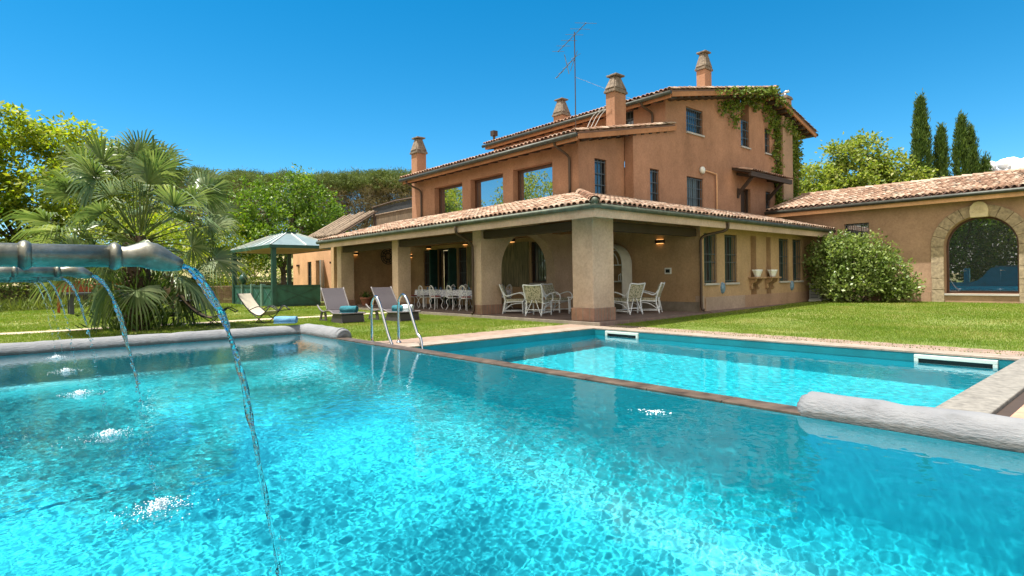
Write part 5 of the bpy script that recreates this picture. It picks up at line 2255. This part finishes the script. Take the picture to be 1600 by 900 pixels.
def stream(x, k):
    rng = np.random.default_rng(70 + k)
    t = thing('water_jet', 'clear water jet falling from the spout ' + where[k], 'water jet', (x, .34, .03), 'water jets falling into the raised pool')
    v = .575 + rng.normal() * .006
    z0, y0 = SPZ - .022, .335
    T = math.sqrt(2 * (z0 - .03) / 9.81)
    m = MB()
    n = 110
    # solid upper part: three twisted strands that part and rejoin
    solid = [.95, .72, .62, .55, .50, .50][k]
    for s in range(3):
        pts, rr = [], []
        ph, w = rng.random() * 6.28, rng.uniform(7, 12)
        kn = np.convolve(rng.normal(size=n + 40), np.hanning(7) / 3.4, 'same')[20:20 + n]
        wx = np.convolve(rng.normal(size=n + 60), np.hanning(21) / 6, 'same')[30:30 + n]
        wy = np.convolve(rng.normal(size=n + 60), np.hanning(21) / 6, 'same')[30:30 + n]
        end = solid * rng.uniform(.82, 1.0) if s else solid
        for i in range(n):
            u = i / (n - 1) * end
            q = u * T
            y = y0 + v * q
            z = z0 - .5 * 9.81 * q * q
            amp = (.0 if s == 0 else .0075) * min(1, u * 7) * (1 - .35 * u) * (1.15 if k < 3 else .9)
            lump = 1 + (.42 + .85 * u) * kn[i]
            r = (.0080 if s == 0 else .0056) * (1 - .62 * u) * max(.10, lump)
            if i > n - 8:
                r *= (n - 1 - i) / 8 + .05
            pts.append((x + amp * math.cos(w * u + ph) + .0035 * wx[i], y + amp * math.sin(w * u + ph) + .0035 * wy[i], z))
            rr.append(max(r, .0008))
        m.tube(pts, rr, 9)
    m.build('strand', M['jet'], t, smooth=True)
    # drops further down
    m = MB()
    for i in range(70):
        u = solid * .8 + (1 - solid * .8) * rng.random() ** .8
        q = u * T
        r = rng.uniform(.0022, .0068) * (1.15 if rng.random() < .25 else .8)
        m.sphere((x + rng.normal() * .009 * (.5 + u), y0 + v * q + rng.normal() * .010, z0 - .5 * 9.81 * q * q + rng.normal() * .02), (r, r * rng.uniform(1.1, 2.0)), 7, 5)
    tag(m.build('drops', M['jet'], t, smooth=True), kind='stuff')
    # white splash where it lands
    m = MB()
    sx, sy = x, y0 + v * T
    for i in range(330):
        a, d = rng.random() * 6.28, abs(rng.normal()) * .105
        r = rng.uniform(.0018, .0062) * (1.4 if d < .05 else .75)
        h = max(0, .055 * (1 - d / .2)) * rng.random() ** 1.5 + .004
        m.sphere((sx + d * math.cos(a), sy + d * math.sin(a) * 1.05, .03 + h), (r, r * rng.uniform(.5, 1.1)), 6, 4)
    tag(m.build('splash', M['foam'], t, smooth=True), kind='stuff')


s0 = spout()
for k, x in enumerate(SPX):
    s = s0 if k == 0 else dup(s0, (0, 0, 0))
    s.location = (x, .34, SPZ)
    tag(s, 'grey zinc ' + 'spout pipe ' + where[k], 'water spout', 'zinc spouts along the raised pool')
    stream(x, k)

# two return jets bubbling at the surface of the raised pool
for k, (x, y, lab_) in enumerate(((-3.2, 4.53, 'small white ripple of bubbles on the raised pool near the overflow ledge'),)):
    m = MB()
    rng = np.random.default_rng(90)
    for i in range(70):
        a, d = rng.random() * 6.28, abs(rng.normal()) * .07
        r = rng.uniform(.003, .009)
        m.sphere((x + d * math.cos(a) * 1.6, y + d * math.sin(a), .034 + rng.random() * .012), (r, r * .5), 6, 4)
    tag(m.build('bubbles', M['foam'], smooth=True), lab_, 'bubbles', kind='stuff')


# ------------------------------------------------------------------ plants
def gz(x, y):
    return float(ground_z(x, y))


# --- fan palm
PL = thing('fan_palm', 'shaggy fan palm with a skirt of old fronds, standing by the raised pool', 'palm tree', (-18.97, 2.75, 0))
rng = np.random.default_rng(15)
m = MB()
m.tube([(-18.97, 2.75, -.1), (-18.97, 2.75, .5), (-18.95, 2.76, 1.3), (-18.93, 2.78, 2.0), (-18.93, 2.8, 2.6)], [.34, .33, .30, .27, .16], 12)
for k in range(240):
    a, z = rng.random() * 6.28, rng.uniform(.1, 2.5)
    r = .31 - .04 * z
    p = (-18.96 + r * math.cos(a), 2.76 + r * math.sin(a), z)
    q = (-18.96 + (r + .16) * math.cos(a), 2.76 + (r + .16) * math.sin(a), z + rng.uniform(.08, .26))
    m.bar(p, q, .05, .02)
m.build('trunk', M['palm_fibre'], PL)
Vs, Fs = [], []
heart = np.array([-18.93, 2.8, 2.75])
pet = MB()
NF = 70
for k in range(NF):
    a = k * 2.39996 + rng.normal() * .15
    t = k / (NF - 1)
    el = math.radians(87 - 122 * t + rng.normal() * 8)
    L = rng.uniform(1.5, 2.05) * (1.0 if t < .7 else .85)
    d0 = np.array([math.cos(a) * math.cos(el), math.sin(a) * math.cos(el), math.sin(el)])
    base = heart + np.array([0, 0, -.75 * t + .15]) + .14 * np.array([math.cos(a), math.sin(a), 0])
    droop = .16 + .22 * t
    mid = base + d0 * L * .55
    tip = base + d0 * L + np.array([0, 0, -droop * .45])
    pet.tube([tuple(base), tuple(mid), tuple(tip)], [.019, .013, .009], 5)
    ax = unit((tip - mid)[None])[0]
    side = np.cross(ax, [0, 0, 1.0])
    if np.linalg.norm(side) < .1:
        side = np.array([math.sin(a), -math.cos(a), 0])
    side = side / np.linalg.norm(side)
    nor = np.cross(side, ax)
    R = rng.uniform(.85, 1.1) * (1.12 if t < .3 else 1)
    roll = rng.normal() * .75
    side, nor = side * math.cos(roll) + nor * math.sin(roll), nor * math.cos(roll) - side * math.sin(roll)
    n = 34
    for i in range(n):
        f = (i + .5) / n * 2 - 1
        ang = f * math.radians(118)
        dr = ax * math.cos(ang) + side * math.sin(ang) + nor * (.10 + .22 * abs(f)) * rng.uniform(.3, 1.2)
        dr = dr / np.linalg.norm(dr)
        l = R * (1 - .30 * abs(f)) * rng.uniform(.86, 1.08)
        w = .024
        sp = np.cross(dr, nor)
        sp = sp / np.linalg.norm(sp)
        fold = nor * .010
        p0 = tip
        p1 = tip + dr * l * .42
        p2 = tip + dr * l * .78 + np.array([0, 0, -.05 * l * (1 + 1.2 * t)])
        p3 = tip + dr * l + np.array([0, 0, -.16 * l * (1 + 1.6 * t) - .02])
        o = len(Vs)
        for p, ww in ((p0, w * .25), (p1, w), (p2, w * .72), (p3, w * .08)):
            Vs.extend([p - sp * ww + fold, p + sp * ww - fold])
        for q in range(3):
            Fs.append((o + 2 * q, o + 2 * q + 1, o + 2 * q + 3, o + 2 * q + 2))
pet.build('leaf_stalk', M['hedge'], PL)
np_mesh('crown', np.array(Vs), np.array(Fs), M['palm'], PL)
# suckers and ivy round the foot
n = 1500
P_ = np.array([-18.95, 2.75, 0]) + np.stack([rng.normal(size=n) * .42, rng.normal(size=n) * .42, rng.uniform(0, 1, n) ** 1.3 * 1.5], 1)
out = unit(np.stack([P_[:, 0] + 18.95, P_[:, 1] - 2.75, np.full(n, .9)], 1) + rng.normal(size=(n, 3)) * .35)
v1, f1 = leaf_arrays(P_, out, rand_dirs(n, rng), rng.uniform(.12, .34, n), rng.uniform(.03, .075, n))
np_mesh('basal_growth', v1, f1, M['ivy'], PL)

# --- trees on the left
tree('locust_tree', 'tall airy yellow-green locust tree at the left edge behind the palm', 'tree', (-52, 1.0, 0),
     [(-2.5, -4.5, 10.2, 3.6, 3.6, 2.8), (1.5, -1.5, 11.6, 2.8, 2.8, 1.7), (1.0, 2.2, 11.0, 2.6, 2.8, 1.6), (2.0, -3.0, 8.0, 3.4, 3.0, 2.2), (1.0, 4.5, 9.0, 2.4, 2.6, 1.8),
      (2.5, 1.5, 7.4, 3.0, 3.2, 2.0), (-1.0, -7.5, 8.0, 3.4, 3.2, 2.8), (2.0, 5.2, 6.2, 2.4, 2.4, 1.8), (2, -1, 4.8, 3.2, 3.6, 1.8)],
     'locust', .30, 3.6, 4.6, .62, 40, .36, .17, seed=21, flat=.5, up=.9, twigs=3)
tree('garden_tree', 'yellow-leaved small tree glowing between the palm fronds', 'tree', (-33, 6.2, 0),
     [(0, 0, 3.9, 1.6, 1.6, 1.3), (.6, -1.3, 3.2, 1.4, 1.5, 1.2), (-.5, 1.2, 3.0, 1.5, 1.5, 1.2)], 'locust', .12, 1.5, 5, .42, 26, .22, .10, seed=23, flat=.6, up=.8)
tree('garden_tree', 'dark leafy tree filling the far left behind the spouts', 'tree', (-46, -5.5, 0),
     [(0, 0, 4.8, 3, 3.2, 2.6), (1, 3.0, 3.8, 2.6, 2.6, 2.2), (1.5, -2.5, 3.4, 2.4, 2.6, 2.2), (1.2, 2.2, 6.5, 2.0, 2.2, 1.8)], 'citrus', .22, 2.0, 3.6, .6, 30, .26, .13, seed=25)
tree('garden_tree', 'mid green tree low behind the palm trunk', 'tree', (-44, 5.5, 0),
     [(0, 0, 4.0, 2.4, 2.6, 2.2), (1, 2.4, 3.0, 2.0, 2.2, 1.8), (.6, -2.4, 3.2, 2.2, 2.2, 2.0)], 'lime_leaf', .18, 1.4, 3.6, .55, 28, .24, .12, seed=27)
tree('garden_tree', 'bright yellow-green shrubby tree between the palm and the gazebo', 'tree', (-45.0, 11.6, 0),
     [(0, 0, 4.6, 1.6, 1.8, 1.7), (.6, 1.0, 3.0, 1.6, 1.6, 1.5), (.5, -1.2, 3.2, 1.6, 1.7, 1.6), (.8, .2, 1.8, 1.8, 2.0, 1.2)], 'locust', .12, 1.2, 4.6, .45, 30, .24, .11, seed=33, up=.7)
tree('garden_tree', 'rounded green tree further back in the gap behind the palm crown', 'tree', (-54, 8.0, 0),
     [(0, 0, 6.2, 2.6, 2.8, 2.2), (.6, 2.0, 4.4, 2.2, 2.4, 2.0), (.6, -2.2, 4.2, 2.2, 2.4, 2.0), (.8, 0, 2.6, 2.6, 3.0, 1.6)], 'lime_leaf', .2, 2.0, 3.6, .55, 30, .28, .15, seed=35)
tree('garden_tree', 'low bright shrub below the locust tree at the left edge', 'tree', (-41, -1.2, 0),
     [(0, 0, 2.4, 1.9, 2.2, 1.5), (.4, 1.8, 1.8, 1.6, 1.7, 1.3), (.3, -2.0, 2.0, 1.7, 1.8, 1.4)], 'hedge', .12, .8, 4.6, .42, 28, .2, .09, seed=37)
tree('garden_tree', 'pale grey-green olive behind the gazebo', 'tree', (-60, 17.5, gz(-60, 17.5)),
     [(0, 0, 3.2, 2.0, 2.0, 1.6), (1.0, 1.2, 2.6, 1.6, 1.6, 1.3)], 'olive', .16, 1.2, 4, .5, 26, .22, .07, bark='bark_grey', seed=29)
tree('citrus_tree', 'broad round glossy green tree rising behind the gazebo roof', 'tree', (-45.6, 16.2, 0),
     [(0.4, .9, 8.0, 2.2, 2.2, 1.9), (-1.0, -1.4, 7.0, 2.4, 2.4, 2.1), (.8, 2.6, 6.6, 2.1, 2.2, 1.9), (.6, .4, 5.6, 3.0, 3.2, 2.2), (-.4, -3.2, 5.4, 2.0, 2.0, 1.9), (1.2, -2.0, 4.0, 2.2, 2.2, 1.7), (1.5, 2.6, 4.6, 2.0, 2.0, 1.8)],
     'citrus', .24, 2.4, 3.6, .40, 40, .27, .14, seed=31, up=.35, twigs=2)
for k, (x, y, s, lf, lab_) in enumerate(((-66, 22.5, .9, 'lime_leaf', 'small round tree on the dry slope, left of the gazebo post'),
                                        (-72, 30.5, 1.0, 'olive', 'small greyish tree on the dry slope, seen through the gazebo'),
                                        (-70, 34.5, .9, 'lime_leaf', 'small bright tree on the dry slope, right behind the gazebo post'),
                                        (-78, 24, 1.2, 'citrus', 'dark small tree high on the dry slope behind the deck chair'))):
    tree('orchard_tree', lab_, 'tree', (x, y, gz(x, y)), [(0, 0, 2.6 * s, 1.8 * s, 1.8 * s, 1.3 * s), (.6, .9, 2.2 * s, 1.3, 1.3, 1.0)], lf, .12, 1.0, 4, .45, 22, .25, .11, seed=40 + k, group='small trees on the dry slope')


def hedge_box(name, label, a, b, h, w, leaf, seed, dens=420):
    rng = np.random.default_rng(seed)
    a, b = np.array(a, float), np.array(b, float)
    L = np.linalg.norm(b - a)
    d = (b - a) / L
    s = np.array([-d[1], d[0]])
    t = thing(name, label, 'hedge', (a[0], a[1], gz(*a)))
    n = int(L * dens)
    u, v, z = rng.random(n) * L, rng.uniform(-1, 1, n) * w / 2, h * rng.random(n) ** .6
    bump = 1 + .06 * np.sin(u * 2.1) + .05 * np.sin(u * 5.3)
    face = rng.random(n)
    v = np.where(face < .55, -np.sign(rng.random(n) - .3) * w / 2 * bump, v)
    z = np.where(face >= .55, h * bump * rng.uniform(.9, 1.02, n), z)
    P_ = np.stack([a[0] + d[0] * u + s[0] * v, a[1] + d[1] * u + s[1] * v, z + ground_z(a[0] + d[0] * u, a[1] + d[1] * u)], 1)
    V_, F_ = leaf_arrays(P_, rand_dirs(n, rng) + np.array([0, 0, .5]), rand_dirs(n, rng), rng.uniform(.10, .2, n), rng.uniform(.05, .09, n))
    np_mesh('foliage', V_, F_, M[leaf], t)
    m = MB()
    m.bar((a[0], a[1], gz(*a) + h * .42), (b[0], b[1], gz(*b) + h * .42), w * .72, h * .8)
    m.build('branches', M['bark'], t)


hedge_box('clipped_hedge', 'long clipped hedge running behind the gazebo', (-58, 6.5), (-46, 19.5), 1.55, 1.2, 'hedge', 51)
hedge_box('clipped_hedge', 'dark hedge bordering the lawn at the far left', (-47, -10), (-42, 3.5), 1.5, 1.4, 'ivy', 52)
FE = thing('woven_fence', 'low brown woven willow fence left of the gazebo', 'fence', (-41.5, 8.5, 0))
m = MB()
rng = np.random.default_rng(53)
for k in range(14):
    m.tube([(-44.5 + i * .5, 3.0 + i * .52 + .03 * math.sin(i * PI + k * PI), .06 + k * .075) for i in range(15)], .035, 5)
m.build('weave', M['fence'], FE)
for i in range(0, 15, 2):
    m = MB()
    m.tube([(-44.5 + i * .5, 3.0 + i * .52, -.1), (-44.5 + i * .5, 3.0 + i * .52, 1.2)], .04, 6)
    m.build('stake', M['cane_dark'], FE)
# strappy border plants below the left trees
for k, (x, y, l_) in enumerate(((-37.5, -.6, 'clump of strappy green leaves at the left lawn edge, nearest the spouts'), (-38.5, .9, 'clump of strappy green leaves in the middle of the left lawn border'),
                                (-39, 2.4, 'clump of strappy green leaves at the right end of the left lawn border'), (-38, -2.2, 'clump of strappy green leaves at the outer end of the left lawn border'))):
    t = thing('border_plant', l_, 'plant', (x, y, 0), 'strappy plants along the left lawn border')
    rng = np.random.default_rng(60 + k)
    n = 300
    P_ = np.array([x, y, 0]) + np.stack([rng.normal(size=n) * .5, rng.normal(size=n) * .5, np.zeros(n)], 1)
    D_ = np.stack([rng.normal(size=n) * .6, rng.normal(size=n) * .6, np.ones(n)], 1)
    V_, F_ = leaf_arrays(P_, D_, rand_dirs(n, rng), rng.uniform(.4, .85, n), .05)
    np_mesh('foliage', V_, F_, M['hedge'], t)


# --- umbrella pines on the ridge
def pine(seed):
    rng = np.random.default_rng(seed)
    t = thing('stone_pine', 'stone pine', 'pine tree')
    m = MB()
    fork = 7.0
    limb(m, (0, 0, -.5), (.3, .2, fork), .34, .24, 0, 7, rng)
    for k in range(13):
        a = k * 2.4 + rng.random()
        r = rng.uniform(1.5, 5.2)
        z = rng.uniform(9.5, 14.2) - r * .18
        p = limb(m, (.3, .2, fork - rng.random() * 3.2), (r * math.cos(a), r * math.sin(a), z), .12, .035, .1, 5, rng)
        for q in range(4):
            s = np.array(p[rng.integers(2, 5)])
            limb(m, s, s + rand_dirs(1, rng)[0] * np.array([1.7, 1.7, .9]), .035, .012, 0, 4, rng, 3)
    m.build('trunk', M['bark_grey'], t, smooth=True)
    n = 300
    a, r = rng.random(n) * 6.28, 5.6 * rng.random(n) ** .5
    top = 15.6 - .055 * r ** 2 + .7 * np.sin(a * 3 + seed) * r / 5.6
    c = np.stack([r * np.cos(a), r * np.sin(a), top - rng.random(n) ** 1.6 * 2.0], 1)
    V_, F_ = cluster_leaves(c, rng.uniform(.5, .85, n), 44, .55, .075, rng, .3, .55)
    np_mesh('crown', V_, F_, M['pine'], t)
    n = 430
    a, r = rng.random(n) * 6.28, 5.2 * rng.random(n) ** .5
    c = np.stack([r * np.cos(a), r * np.sin(a), rng.uniform(3.5, 14.0, n) - .1 * r], 1)
    V_, F_ = cluster_leaves(c, rng.uniform(.7, 1.1, n), 26, .6, .10, rng, .2, .6)
    np_mesh('dry_twigs', V_, F_, M['pine_dry'], t)
    return t


protos = [pine(81), pine(82)]
pts = [(-121, 18, 1.0), (-121, 27, 1.02), (-119, 35, .98), (-116, 43, 1.04), (-114, 50, 1.05), (-111, 56.5, 1.1), (-108, 62, 1.12), (-105, 67.5, 1.1), (-102, 73, 1.12), (-99, 79, 1.1),
       (-132, 40, 1.1), (-127, 54, 1.1), (-121, 66, 1.1), (-128, 10, 1.0)]
used = set()
for k, (x, y, s) in enumerate(pts):
    p = protos[k % 2]
    o = p if (k % 2) not in used else dup(p, (0, 0, 0))
    used.add(k % 2)
    o.location = (x, y, gz(x, y) - .3)
    o.rotation_euler = (0, 0, k * 1.7)
    o.scale = (s, s, s)
    tag(o, 'flat-topped stone pine in the dense row on the ridge behind the annex', 'pine tree', 'stone pines in a row on the ridge')

# --- trees to the right, beyond the wing
limes = [(-24.9, 62.5, 'lime tree right behind the ivy corner of the villa', [(0, 0, 10.2, 3.0, 3.0, 2.6), (.5, -1.0, 8.0, 3.2, 3.2, 2.4)]),
         (-22.4, 65.2, 'taller lime tree with two pointed tops beyond the wing roof', [(-.3, 0, 13.0, 1.7, 1.7, 2.4), (1.4, 2.2, 13.4, 1.6, 1.6, 2.4), (.5, 1.0, 10.6, 3.4, 3.4, 2.4), (0, 0, 8.0, 3.6, 3.6, 2.4)]),
         (-18.9, 69.0, 'spreading lime tree beside the first cypress', [(0, 0, 11.6, 2.2, 2.2, 1.9), (.7, 1.0, 10.0, 2.6, 2.6, 2.0), (-.6, -1.0, 8.4, 3.0, 3.0, 2.2)])]
for k, (x, y, l_, bl) in enumerate(limes):
    tree('lime_tree', l_, 'tree', (x, y, gz(x, y) * .3), bl, 'lime_leaf', .26, 4.0, 4.6, .6, 38, .36, .21, seed=100 + k, up=.7, flat=.7, group='lime trees beyond the wing')
tree('garden_tree', 'silvery shrub-like tree low behind the left end of the wing roof', 'tree', (-18.5, 50, 0), [(0, 0, 5.6, 2.6, 2.6, 1.8), (1, 1.6, 5.2, 2.0, 2.2, 1.6)], 'olive', .16, 2.0, 4, .5, 26, .24, .08, bark='bark_grey', seed=111)


def cypress(x, y, h, r, label, seed, tops=1):
    rng = np.random.default_rng(seed)
    z0 = gz(x, y) * .3
    h -= z0 + .3
    t = thing('cypress', label, 'cypress', (x, y, z0), 'cypresses beyond the wing')
    m = MB()
    m.tube([(x, y, z0 - .2), (x, y, z0 + h * .5), (x, y, z0 + h * .9)], [.2, .12, .02], 7)
    m.build('trunk', M['bark'], t)
    n = int(560 * r * h / 15)
    u = rng.random(n) ** .85
    a = rng.random(n) * 6.28
    prof = np.minimum(1, 1.25 * (1 - u) ** .62) * np.minimum(1, .45 + u * 3.5)
    ph = rng.integers(0, tops, n)
    ox = np.where(tops > 1, (ph - (tops - 1) / 2) * r * .75 * np.minimum(1, u * 1.3), 0)
    hh = h * (1 - .07 * ph)
    rr = r * prof * (1 + .20 * np.sin(a * 3 + u * 15 + seed) + rng.normal(size=n) * .12) * (.72 if tops > 1 else 1)
    c = np.stack([x + ox * .657 + rr * np.cos(a), y + ox * .754 + rr * np.sin(a), z0 + .3 + u * hh], 1)
    k = 30
    off = rng.normal(size=(n, k, 3)) * np.array([.14, .14, .36])
    P_ = (c[:, None] + off).reshape(-1, 3)
    rad = np.stack([np.cos(a), np.sin(a), np.zeros(n)], 1)
    D_ = np.repeat(rad, k, 0) * .35 + np.array([0, 0, 1.0]) + rng.normal(size=P_.shape) * .28
    V_, F_ = leaf_arrays(P_, D_, rand_dirs(len(P_), rng), rng.uniform(.25, .5, len(P_)), .085)
    np_mesh('crown', V_, F_, M['cypress'], t)


cypress(-17.3, 71.4, 18.9, 1.05, 'tallest dark cypress, standing left of the other cypresses', 121)
cypress(-15.95, 72.9, 16.0, .85, 'slimmer cypress in the gap between the tallest and the double one', 122)
cypress(-14.3, 75, 17.1, 1.25, 'broad double-topped cypress at the right of the group', 123, tops=2)
cypress(-12.95, 76.3, 12.6, .6, 'small thin cypress tip just showing over the wing roof', 124)

# --- bush in front of the wing
BU = thing('camellia_bush', 'big glossy rounded bush in front of the side wing wall', 'bush', (-8.6, 25.6, .15))
rng = np.random.default_rng(131)
m = MB()
for k in range(12):
    a = k * .55
    limb(m, (-8.6 + .3 * math.cos(a), 25.6 + .25 * math.sin(a), .1), (-8.6 + 1.5 * math.cos(a), 25.6 + .8 * math.sin(a), rng.uniform(1.0, 2.2)), .035, .012, .1, 5, rng)
m.build('trunk', M['bark'], BU, smooth=True)
bl = [(-9.35, 25.3, 1.70, .80, .75, .95), (-8.75, 25.4, 1.85, .85, .75, .95), (-8.0, 25.6, 1.6, .85, .75, 1.0), (-7.35, 25.7, 1.15, .75, .65, .85), (-8.8, 25.1, .95, .9, .7, .75), (-7.0, 25.8, .75, .6, .5, .5)]
cs = blob_centres(bl, 62, rng, .55, 1.14)
Vb, Fb = cluster_leaves(cs, .19, 22, .14, .075, rng, .5)
sh = np.array([(-7.75, 25.6, 2.75), (-8.9, 25.3, 2.85), (-7.2, 25.7, 2.3), (-6.5, 25.8, 1.0), (-9.3, 25.3, 2.7)])
v2, f2 = cluster_leaves(sh, .2, 40, .12, .06, rng, .5)
Vb, Fb = merge([(Vb, Fb), (v2, f2)])
np_mesh('foliage', Vb, Fb, M['bush_leaf'], BU)

# --- vine on the gable
VI = thing('climbing_vine', 'green vine trailing along the gable eave and down the chimney breast', 'vine', (-13.2, 30, 3))
rng = np.random.default_rng(141)
cl = []
for y in np.arange(22.6, 32.6, .17):                       # along the verge
    z = ROOF_M(y)
    n = int(1 + 3.4 * min(1, max(0, (y - 22.6) / 4))) if y < 28.6 else (1 if y < 29.8 else 0)
    for _ in range(n):
        cl.append((-12.69 + rng.normal() * .02, y + rng.normal() * .1, z - .07 - rng.random() ** 1.3 * .24))
for y in np.arange(24.0, 32.3, .13):                       # hanging curtain on the wall below
    z = ROOF_M(y) - .3
    hang = .25 + 1.0 * np.exp(-((y - 25.2) / .8) ** 2) + 1.6 * np.clip((y - 26.6) / 3.2, 0, 1) ** 1.2 + .25 * np.sin(y * 4)
    if 29.75 < y < 30.85:
        hang *= .35
    for _ in range(int(2 + hang * 2.4)):
        cl.append((-13.32 + abs(rng.normal()) * .05 + (.3 if 29.75 < y < 30.85 else 0), y + rng.normal() * .1, z - rng.random() * hang))
for z in np.arange(4.0, 9.3, .10):                          # strands down both sides of the breast
    for y0, w in ((29.55, .16 + .10 * np.sin(z * 2)), (31.15, .22 + .1 * np.sin(z * 1.3)), (31.75, .3)):
        for _ in range(3):
            cl.append((-13.31 + abs(rng.normal()) * .05, y0 + rng.normal() * w, z + rng.normal() * .1))
for _ in range(120):
    cl.append((-13.02 + abs(rng.normal()) * .08, rng.uniform(29.6, 31.0), rng.uniform(4.0, 5.0)))
V_, F_ = cluster_leaves(np.array(cl), .10, 8, .13, .11, rng, .1)
np_mesh('foliage', V_, F_, M['vine'], VI)
m = MB()
for y0, ph in ((29.6, 0), (31.0, 1), (31.6, 2)):
    m.tube(curve_pts([(-13.34, y0, 3.2), (-13.34, y0 + .15 * math.sin(ph), 5.5), (-13.34, y0 - .12, 7.5), (-13.34, y0 - .4, 9.2), (-13.3, y0 - 2.5, 9.6)], 24), .025, 6)
m.build('stem', M['bark'], VI, smooth=True)

# --- trees behind the camera that the windows mirror
for k, (x, y, s, lf, l_) in enumerate(((-14.5, -14, 1.25, 'citrus', 'dark garden tree behind the spout wall, mirrored in the arched window'),
                                      (-9.0, -15, 1.3, 'lime_leaf', 'broad garden tree behind the spout wall, mirrored beside the dark one'),
                                      (-47, -13.5, 1.45, 'locust', 'yellow-green tree beyond the pool, mirrored in the right-hand upper window'),
                                      (-53.5, -14, 1.05, 'locust', 'yellow-green tree beyond the pool, mirrored low in the middle upper window'),
                                      (-19.5, -15, 1.2, 'citrus', 'dark garden tree further along the spout wall, mirrored at the left of the arched window'),
                                      (-12, -20, 1.5, 'citrus', 'tallest dark tree well behind the spout wall'))):
    tree('garden_tree', l_, 'tree', (x, y, 0), [(.8, .6, 2.0, 3.0 * s, 2.2 * s, 1.9), (-2.0, .2, 1.8, 2.4 * s, 2.0 * s, 1.7), (0, 0, 6.6 * s, 3.0 * s, 3.0 * s, 2.4 * s), (1.6 * s, 1.0, 5.0 * s, 2.6 * s, 2.6 * s, 2.0 * s), (-1.8 * s, 0, 5.2 * s, 2.6 * s, 2.6 * s, 2.2 * s), (0, .5, 3.4 * s, 3.0 * s, 2.6 * s, 1.6 * s)],
         lf, .26, 2.4, 2.6, .6, 26, .34, .17, seed=150 + k)


# ------------------------------------------------------------------ grass
def blades(x0, x1, y0, y1, dens, h, w, rng, skip=None):
    n = int((x1 - x0) * (y1 - y0) * dens)
    x, y = rng.uniform(x0, x1, n), rng.uniform(y0, y1, n)
    if skip is not None:
        k = ~skip(x, y)
        x, y = x[k], y[k]
        n = len(x)
    z = ground_z(x, y) - .003
    patch = .5 + .5 * np.sin(x * 1.3 + 1.1 * np.sin(y * .9)) * np.sin(y * 1.1 + x * .4)
    hh = h * rng.uniform(.5, 1.15, n) * (.75 + .5 * patch)
    a = rng.random(n) * 6.28
    lean = rng.uniform(.1, .75, n)
    b = rng.random(n) * 6.28
    ww = w * rng.uniform(.7, 1.3, n)
    A_ = np.stack([x - np.cos(a) * ww / 2, y - np.sin(a) * ww / 2, z], 1)
    B_ = np.stack([x + np.cos(a) * ww / 2, y + np.sin(a) * ww / 2, z], 1)
    C_ = np.stack([x + np.cos(b) * lean * hh, y + np.sin(b) * lean * hh, z + hh], 1)
    return np.stack([A_, B_, C_], 1).reshape(-1, 3)


rng = np.random.default_rng(171)


def skip_left(x, y):
    pave = (x > -11.02) & (y > 5.4)
    pth = (x > -21.02) & (x < -20.08)
    palmc = np.hypot(x + 18.97, y - 2.75) < .5
    gaz = (x > -36.6) & (x < -29.6) & (y > 10.0)
    worn = (np.sin(x * .9 + 2) * np.sin(y * .8 + x * .3) > .55) & (rng.random(len(x)) < .6)
    return pave | pth | palmc | gaz | worn | ((x > -14.45) & (y < 5.85)) | (y > 11.66)


def skip_right(x, y):
    bushc = (x < -9.9) & (y > 12.28)
    edge = (y < 12.25 + .10 * np.abs(np.sin(x * 3.1) + .6 * np.sin(x * 7.7)))
    worn = (y < 13.4) & (np.sin(x * 1.9) * np.sin(y * 2.3 + x * .7) > .35) & (rng.random(len(x)) < .55)
    worn |= (np.sin(x * .8 + 1) * np.sin(y * .7 + x * .4) > .6) & (rng.random(len(x)) < .45)
    return bushc | edge | worn | ((x > -1.0) & (y < 20))


parts = [blades(-18, -11, 5.4, 11.66, 1700, .042, .011, rng, skip_left), blades(-25, -14.3, -1.5, 11.66, 800, .045, .016, rng, skip_left),
         blades(-44, -25, -4, 11.66, 240, .06, .028, rng, skip_left), blades(-9.9, .5, 12.1, 17, 1700, .040, .011, rng, skip_right),
         blades(-9.9, 3, 17, 26.5, 800, .042, .016, rng, skip_right)]
Vg = np.concatenate(parts)
g = np_mesh('grass', Vg, np.arange(len(Vg)).reshape(-1, 3), M['grass'])
tag(g, 'short mown lawn grass round the pools', 'grass', kind='stuff')
# daisies / weeds in the joints of the paving
n = 900
x = rng.uniform(-9.6, -1.4, n)
y = np.where(rng.random(n) < .55, 11.62, 11.98) + rng.normal(size=n) * .02
P_ = np.stack([x, y, np.full(n, .008)], 1)
V_, F_ = leaf_arrays(P_, rng.normal(size=(n, 3)) * .5 + np.array([0, 0, .8]), rand_dirs(n, rng), rng.uniform(.02, .05, n), .012)
w = np_mesh('weeds', V_, F_, M['hedge'])
tag(w, 'weeds growing in the joints of the pool paving', 'weeds', kind='stuff')


# ------------------------------------------------------------------ clouds low over the horizon
def cloud(name, c, s, n, seed):
    rng = np.random.default_rng(seed)
    m = MB()
    for k in range(n):
        d = rng.normal(size=3) * np.array(s) * .45
        r = rng.uniform(.25, .6) * min(s)
        m.sphere((c[0] + d[0], c[1] + d[1], c[2] + abs(d[2])), r, 14, 10)
    tag(m.build(name, M['cloud'], smooth=True), kind='structure')


M['cloud'] = plain('cloud_white', (.9, .9, .9), 1.0, var=.02)
cloud('cloud', (-330, 2690, 352), (150, 70, 40), 90, 181)
cloud('cloud', (-2600, 540, 335), (60, 90, 24), 90, 182)
